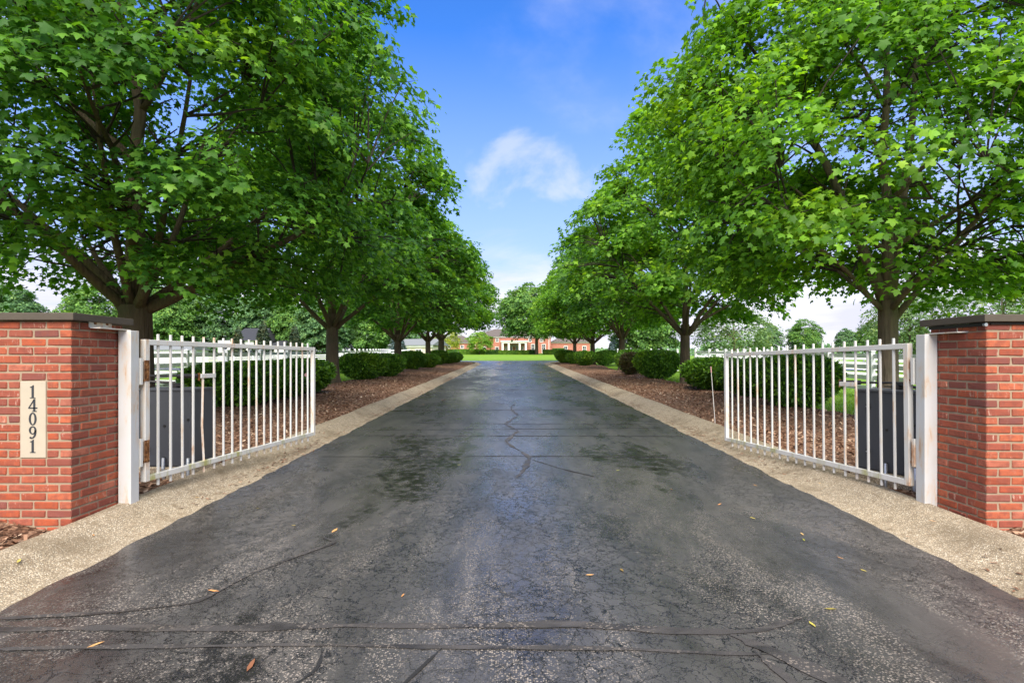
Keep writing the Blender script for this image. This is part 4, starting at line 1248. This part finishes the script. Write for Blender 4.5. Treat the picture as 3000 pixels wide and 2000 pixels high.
# ------------------------------------------------------------------ buildings
def win(parent, x, y, z0, z1, w, cols=2, rows=3, split=None):
    f = MB().box(x-w/2-.10, x+w/2+.10, y-.10, y+.02, z0-.12, z1+.10).build('window', M['trim'], parent)
    if split is None: split = []
    cw = w/cols; rh = (z1-z0)/rows
    for i in range(cols):
        for j in range(rows):
            MB().box(x-w/2+i*cw+.035, x-w/2+(i+1)*cw-.035, y-.115, y-.101, z0+j*rh+.035, z0+(j+1)*rh-.035).build('pane', M['glass'], f)
    return f
def hip(parent, x0, x1, y0, y1, z0, z1, inset, mat, name='roof'):
    ym = (y0+y1)/2
    return MB().add([(x0,y0,z0),(x1,y0,z0),(x1,y1,z0),(x0,y1,z0),(x0+inset,ym,z1),(x1-inset,ym,z1)],
                    [(0,1,5,4),(1,2,5),(2,3,4,5),(3,0,4),(3,2,1,0)]).build(name, mat, parent)
HY = 170.0
house = empty('brick_house', (0, HY, gz(0,HY)-.05)); tag(house, 'long red brick house with white columned portico at the end of the driveway', 'house')
MB().box(-11.2, 11.6, 0, 12, -.2, 4.75).build('wall', M['house_brick'], house)
MB().box(-11.6, 12.0, -.35, 12.4, 4.752, 5.05).build('cornice', M['trim'], house)
rf = hip(house, -11.9, 12.3, -.7, 12.8, 5.052, 7.6, 6.5, M['roof'])
MB().box(1.0, 3.2, 4.6, 6.2, 6.0, 8.8).build('chimney', M['house_brick'], rf)
MB().box(-22.4, -11.203, 1.5, 11, -.2, 3.1).build('wing_wall', M['house_brick'], house)
MB().box(-22.7, -11.203, 1.2, 11.3, 3.102, 3.35).build('wing_cornice', M['trim'], house)
hip(house, -23, -11.203, .9, 11.6, 3.352, 5.6, 4, M['roof'])
MB().box(11.603, 23.5, 1.5, 11, -.2, 3.2).build('wing_wall', M['house_brick'], house)
MB().box(11.603, 23.8, 1.2, 11.3, 3.202, 3.45).build('wing_cornice', M['trim'], house)
hip(house, 11.603, 24.1, .9, 11.6, 3.452, 5.7, 4, M['roof'])
for x in (6.25, 9.45): win(house, x, 0, .25, 2.70, .95, 2, 3)
for x in (-4.5, -8.3): win(house, x, 0, .25, 1.95, .95, 2, 2)
for x in (-4.4, -7.8, 5.4, 8.8): win(house, x, 0, 3.5, 4.5, .8, 2, 2)
for x in (16.2, 21.8): win(house, x, 1.5, .4, 2.2, 1.0, 2, 2)
for x in (-19, -15): win(house, x, 1.5, 1.6, 2.4, .9, 2, 1)
MB().box(10.95, 11.10, -.12, -.002, 0, 4.7).build('downspout', M['trim'], house)
MB().box(-11.1, -10.95, -.12, -.002, 0, 4.7).build('downspout', M['trim'], house)
pt = MB().box(-3.1, 4.4, -3.6, -.003, 2.95, 3.35).build('portico', M['trim'], house)
MB().box(-3.35, 4.65, -3.85, -.004, 3.351, 3.65).build('portico_roof', M['trim'], pt)
for x in (-2.75, -.95, 2.25, 4.05):
    c = MB().box(x-.29, x+.29, -3.5, -2.92, .12, 2.80).build('column', M['trim'], pt, bevel=.02)
    MB().box(x-.36, x+.36, -3.57, -2.85, 2.802, 2.948).build('capital', M['trim'], c)
    MB().box(x-.36, x+.36, -3.57, -2.85, -.1, .118).build('column_base', M['trim'], c)
MB().box(-3.2, 4.5, -3.8, -.005, -.25, -.101).build('porch_step', M['trim'], pt)
ds = MB().box(-.55, 1.85, -.12, -.003, 0, 2.55).build('door_surround', M['trim'], house)
MB().box(.18, 1.12, -.16, -.121, .02, 2.08).build('door', M['door'], ds)
for x in (-.42, 1.27): MB().box(x, x+.42, -.14, -.121, .15, 2.08).build('sidelight', M['glass'], ds)
MB().box(-.42, 1.72, -.14, -.121, 2.18, 2.48).build('transom', M['glass'], ds)
for x in (-1.85, 3.15): win(house, x, 0, 1.2, 2.0, .38, 1, 2)

# white house far left, low outbuildings
wh = empty('white_house', (-61, 118, gz(-61,118)-.1)); tag(wh, 'white house with dark slate roof behind the left paddock', 'house')
MB().box(0, 9.4, 0, 9, 0, 4.2).build('wall', M['siding'], wh)
MB().add([(2.5,-.6,4.2),(9.8,-.6,4.2),(9.8,9.6,4.2),(2.5,9.6,4.2),(3.5,4.5,7.0),(8.8,4.5,7.0)], [(0,1,5,4),(2,3,4,5),(1,2,5),(3,0,4),(3,2,1,0)]).build('roof', M['roof_dark'], wh)
for x in (1.6, 4.2, 6.8): win(wh, x, 0, 1.6, 3.0, .9, 1, 2)
MB().box(9.402, 13.4, 1.5, 8, 0, 3.0).build('annex_wall', M['siding'], wh)
hip(wh, 9.403, 13.8, 1.1, 8.4, 3.002, 4.4, 1.5, M['roof_dark'], 'annex_roof')
ga = empty('garage', (-64.5, 98, gz(-64.5,98)-.1)); tag(ga, 'low white garage with grey roof left of the white house', 'garage')
MB().box(0, 9, 0, 6, 0, 2.3).build('wall', M['siding'], ga)
MB().add([(-.3,-.4,2.3),(9.3,-.4,2.3),(9.3,6.4,2.3),(-.3,6.4,2.3),(-.3,3,3.5),(9.3,3,3.5)], [(0,1,5,4),(2,3,4,5),(1,2,5),(3,0,4),(3,2,1,0)]).build('roof', M['roof_grey'], ga)
for x in (2.3, 6.3): MB().box(x-1.2, x+1.2, -.06, -.003, 0, 1.9).build('garage_door', M['trim'], ga)
ob = empty('outbuilding', (-21.8, 103, gz(-21.8,103)-.3), R(-18)); tag(ob, 'long low cream outbuilding with grey roof between the left maple trunks', 'outbuilding')
MB().box(0, 8, 0, 6, 0, 2.5).build('wall', M['cream'], ob)
MB().box(-.3, 8.3, -.35, -.002, 2.3, 2.62).build('fascia', M['trim'], ob)
MB().add([(-.5,-.6,2.63),(8.5,-.6,2.63),(8.5,6.6,2.63),(-.5,6.6,2.63),(-.5,3,3.9),(8.5,3,3.9)], [(0,1,5,4),(2,3,4,5),(1,2,5),(3,0,4),(3,2,1,0)]).build('roof', M['roof_grey'], ob)
for x in (2, 5.5): win(ob, x, 0, .9, 1.9, 1.1, 2, 1)

# ------------------------------------------------------------------ hedges before the house
def hedge(x0, x1, y, h, d, mat, label, seed):
    r = np.random.default_rng(seed); L = x1-x0
    root = empty('hedge', ((x0+x1)/2, y, gz((x0+x1)/2, y)-.03)); tag(root, label, 'hedge', 'clipped hedges before the house')
    MB().box(-L/2, L/2, -d/2, d/2, 0, h*.93).build('inner_foliage', M[mat], root, bevel=.08)
    n = int(L*d*260+L*h*420)
    P = np.stack([r.uniform(-L/2, L/2, n), r.uniform(-d/2, d/2, n), r.uniform(0, h, n)], 1)
    k = r.random(n); P[:,1] = np.where(k < .55, -d/2-r.uniform(0,.06,n), P[:,1]); P[:,2] = np.where(k >= .55, h*.93+r.uniform(0,.08,n), P[:,2])
    P += r.normal(0,.02,P.shape)
    N = r.normal(0,.6,(n,3))+np.where((k < .55)[:,None], np.array([0,-.8,.4]), np.array([0,0,1.0])); T = r.normal(0,1,(n,3))
    c = new_obj('leaves', leaves_mesh('leaves', QUAD, QUADF, P, N, T, r.uniform(.08,.16,n)), root, M[mat]); c['kind'] = 'stuff'
hedge(-13.4, -6.5, 140, 1.25, 1.2, 'hedge', 'bright green clipped hedge left of the lime green tree', 1)
hedge(-6.6, -3.2, 144, 1.1, 1.1, 'hedge_dark', 'darker low hedge below the lime green tree', 2)
hedge(-3.3, 4.2, 141, .95, 1.1, 'hedge', 'bright low hedge in front of the portico', 3)
hedge(4.0, 6.2, 145, 1.1, 1.1, 'hedge_dark', 'short dark hedge beside the trunk of the large house maple', 4)
hedge(7.6, 11.6, 141, 1.15, 1.2, 'hedge', 'bright hedge right of the large house maple trunk', 5)
hedge(-21, -12, 166, 1.3, 1.2, 'hedge_dark', 'dark hedge along the left wing of the house', 6)
hedge(11.6, 15.0, 163, 1.5, 1.3, 'hedge_dark', 'dark hedge along the right wing of the house', 7)
hedge(18.5, 24, 158, .8, 1.2, 'hedge', 'bright hedge near the right end of the house', 8)

# ------------------------------------------------------------------ fallen leaves on the drive
fl = MB().add([(0,-.5,.02),(.16,-.2,.05),(.2,.15,.03),(0,.5,.06),(-.2,.15,.04),(-.16,-.2,.06),(0,0,.0)], [(6,0,1),(6,1,2),(6,2,3),(6,3,4),(6,4,5),(6,5,0)]).mesh('fallen_leaf')
fl.materials.append(M['fallen'])
def gp(px, py):
    """point of the driveway plane seen at a photo pixel, used once to lay the leaves out"""
    y = 1.5/((py-1055)/1667+.021); return ((px-1500)/1667*y, y)
spots = [(980,1555,.09),(755,1490,.05),(625,1732,.09),(280,1890,.08),(735,1950,.11),(860,1540,.05),(1180,1745,.05),(1728,1685,.06),(1822,1671,.07),(2433,1785,.08),(2380,1830,.08),
         (2108,1478,.07),(2205,1518,.06),(2355,1582,.06),(1967,1434,.06),(2212,1422,.06),(2530,1672,.06),(2350,1565,.06),(1345,1362,.05),(1810,1378,.05),(1196,1180,.16),(1300,1172,.22),(1240,1185,.10),(1780,1163,.08),(2462,1635,.05)]
for i, (px, py, s) in enumerate(spots):
    x, y = gp(px, py)
    o = bpy.data.objects.new('fallen_leaf', fl); COL.objects.link(o)
    o.location = (x, y, gz(0, y)+.004); o.scale = (s*random.uniform(.45,.8), s, s*.7); o.rotation_euler = (R(random.uniform(-6,6)), R(random.uniform(-6,6)), random.uniform(0,6.28))
    tag(o, 'small fallen leaf lying on the wet driveway asphalt', 'leaf', 'fallen leaves on the driveway')
for i, (x, y, s) in enumerate(((-3.25,3.75,.10),(-3.2,4.35,.06),(-3.1,5.6,.07),(3.3,6.1,.06),(3.4,4.6,.06),(-3.05,3.2,.06),(3.25,7.4,.06))):
    o = bpy.data.objects.new('fallen_leaf', fl); COL.objects.link(o)
    k = (abs(x)-(abs(XL) if x < 0 else XR)); zz = float(np.interp(k, [p[0] for p in PROF[1:7]], [p[1] for p in PROF[1:7]]))
    o.location = (x, y, gz(0, y)+zz+.012); o.scale = (s*.5, s, s*.6); o.rotation_euler = (0, 0, random.uniform(0,6.28))
    tag(o, 'small fallen leaf lying on the pale concrete kerb', 'leaf', 'fallen leaves on the kerbs')
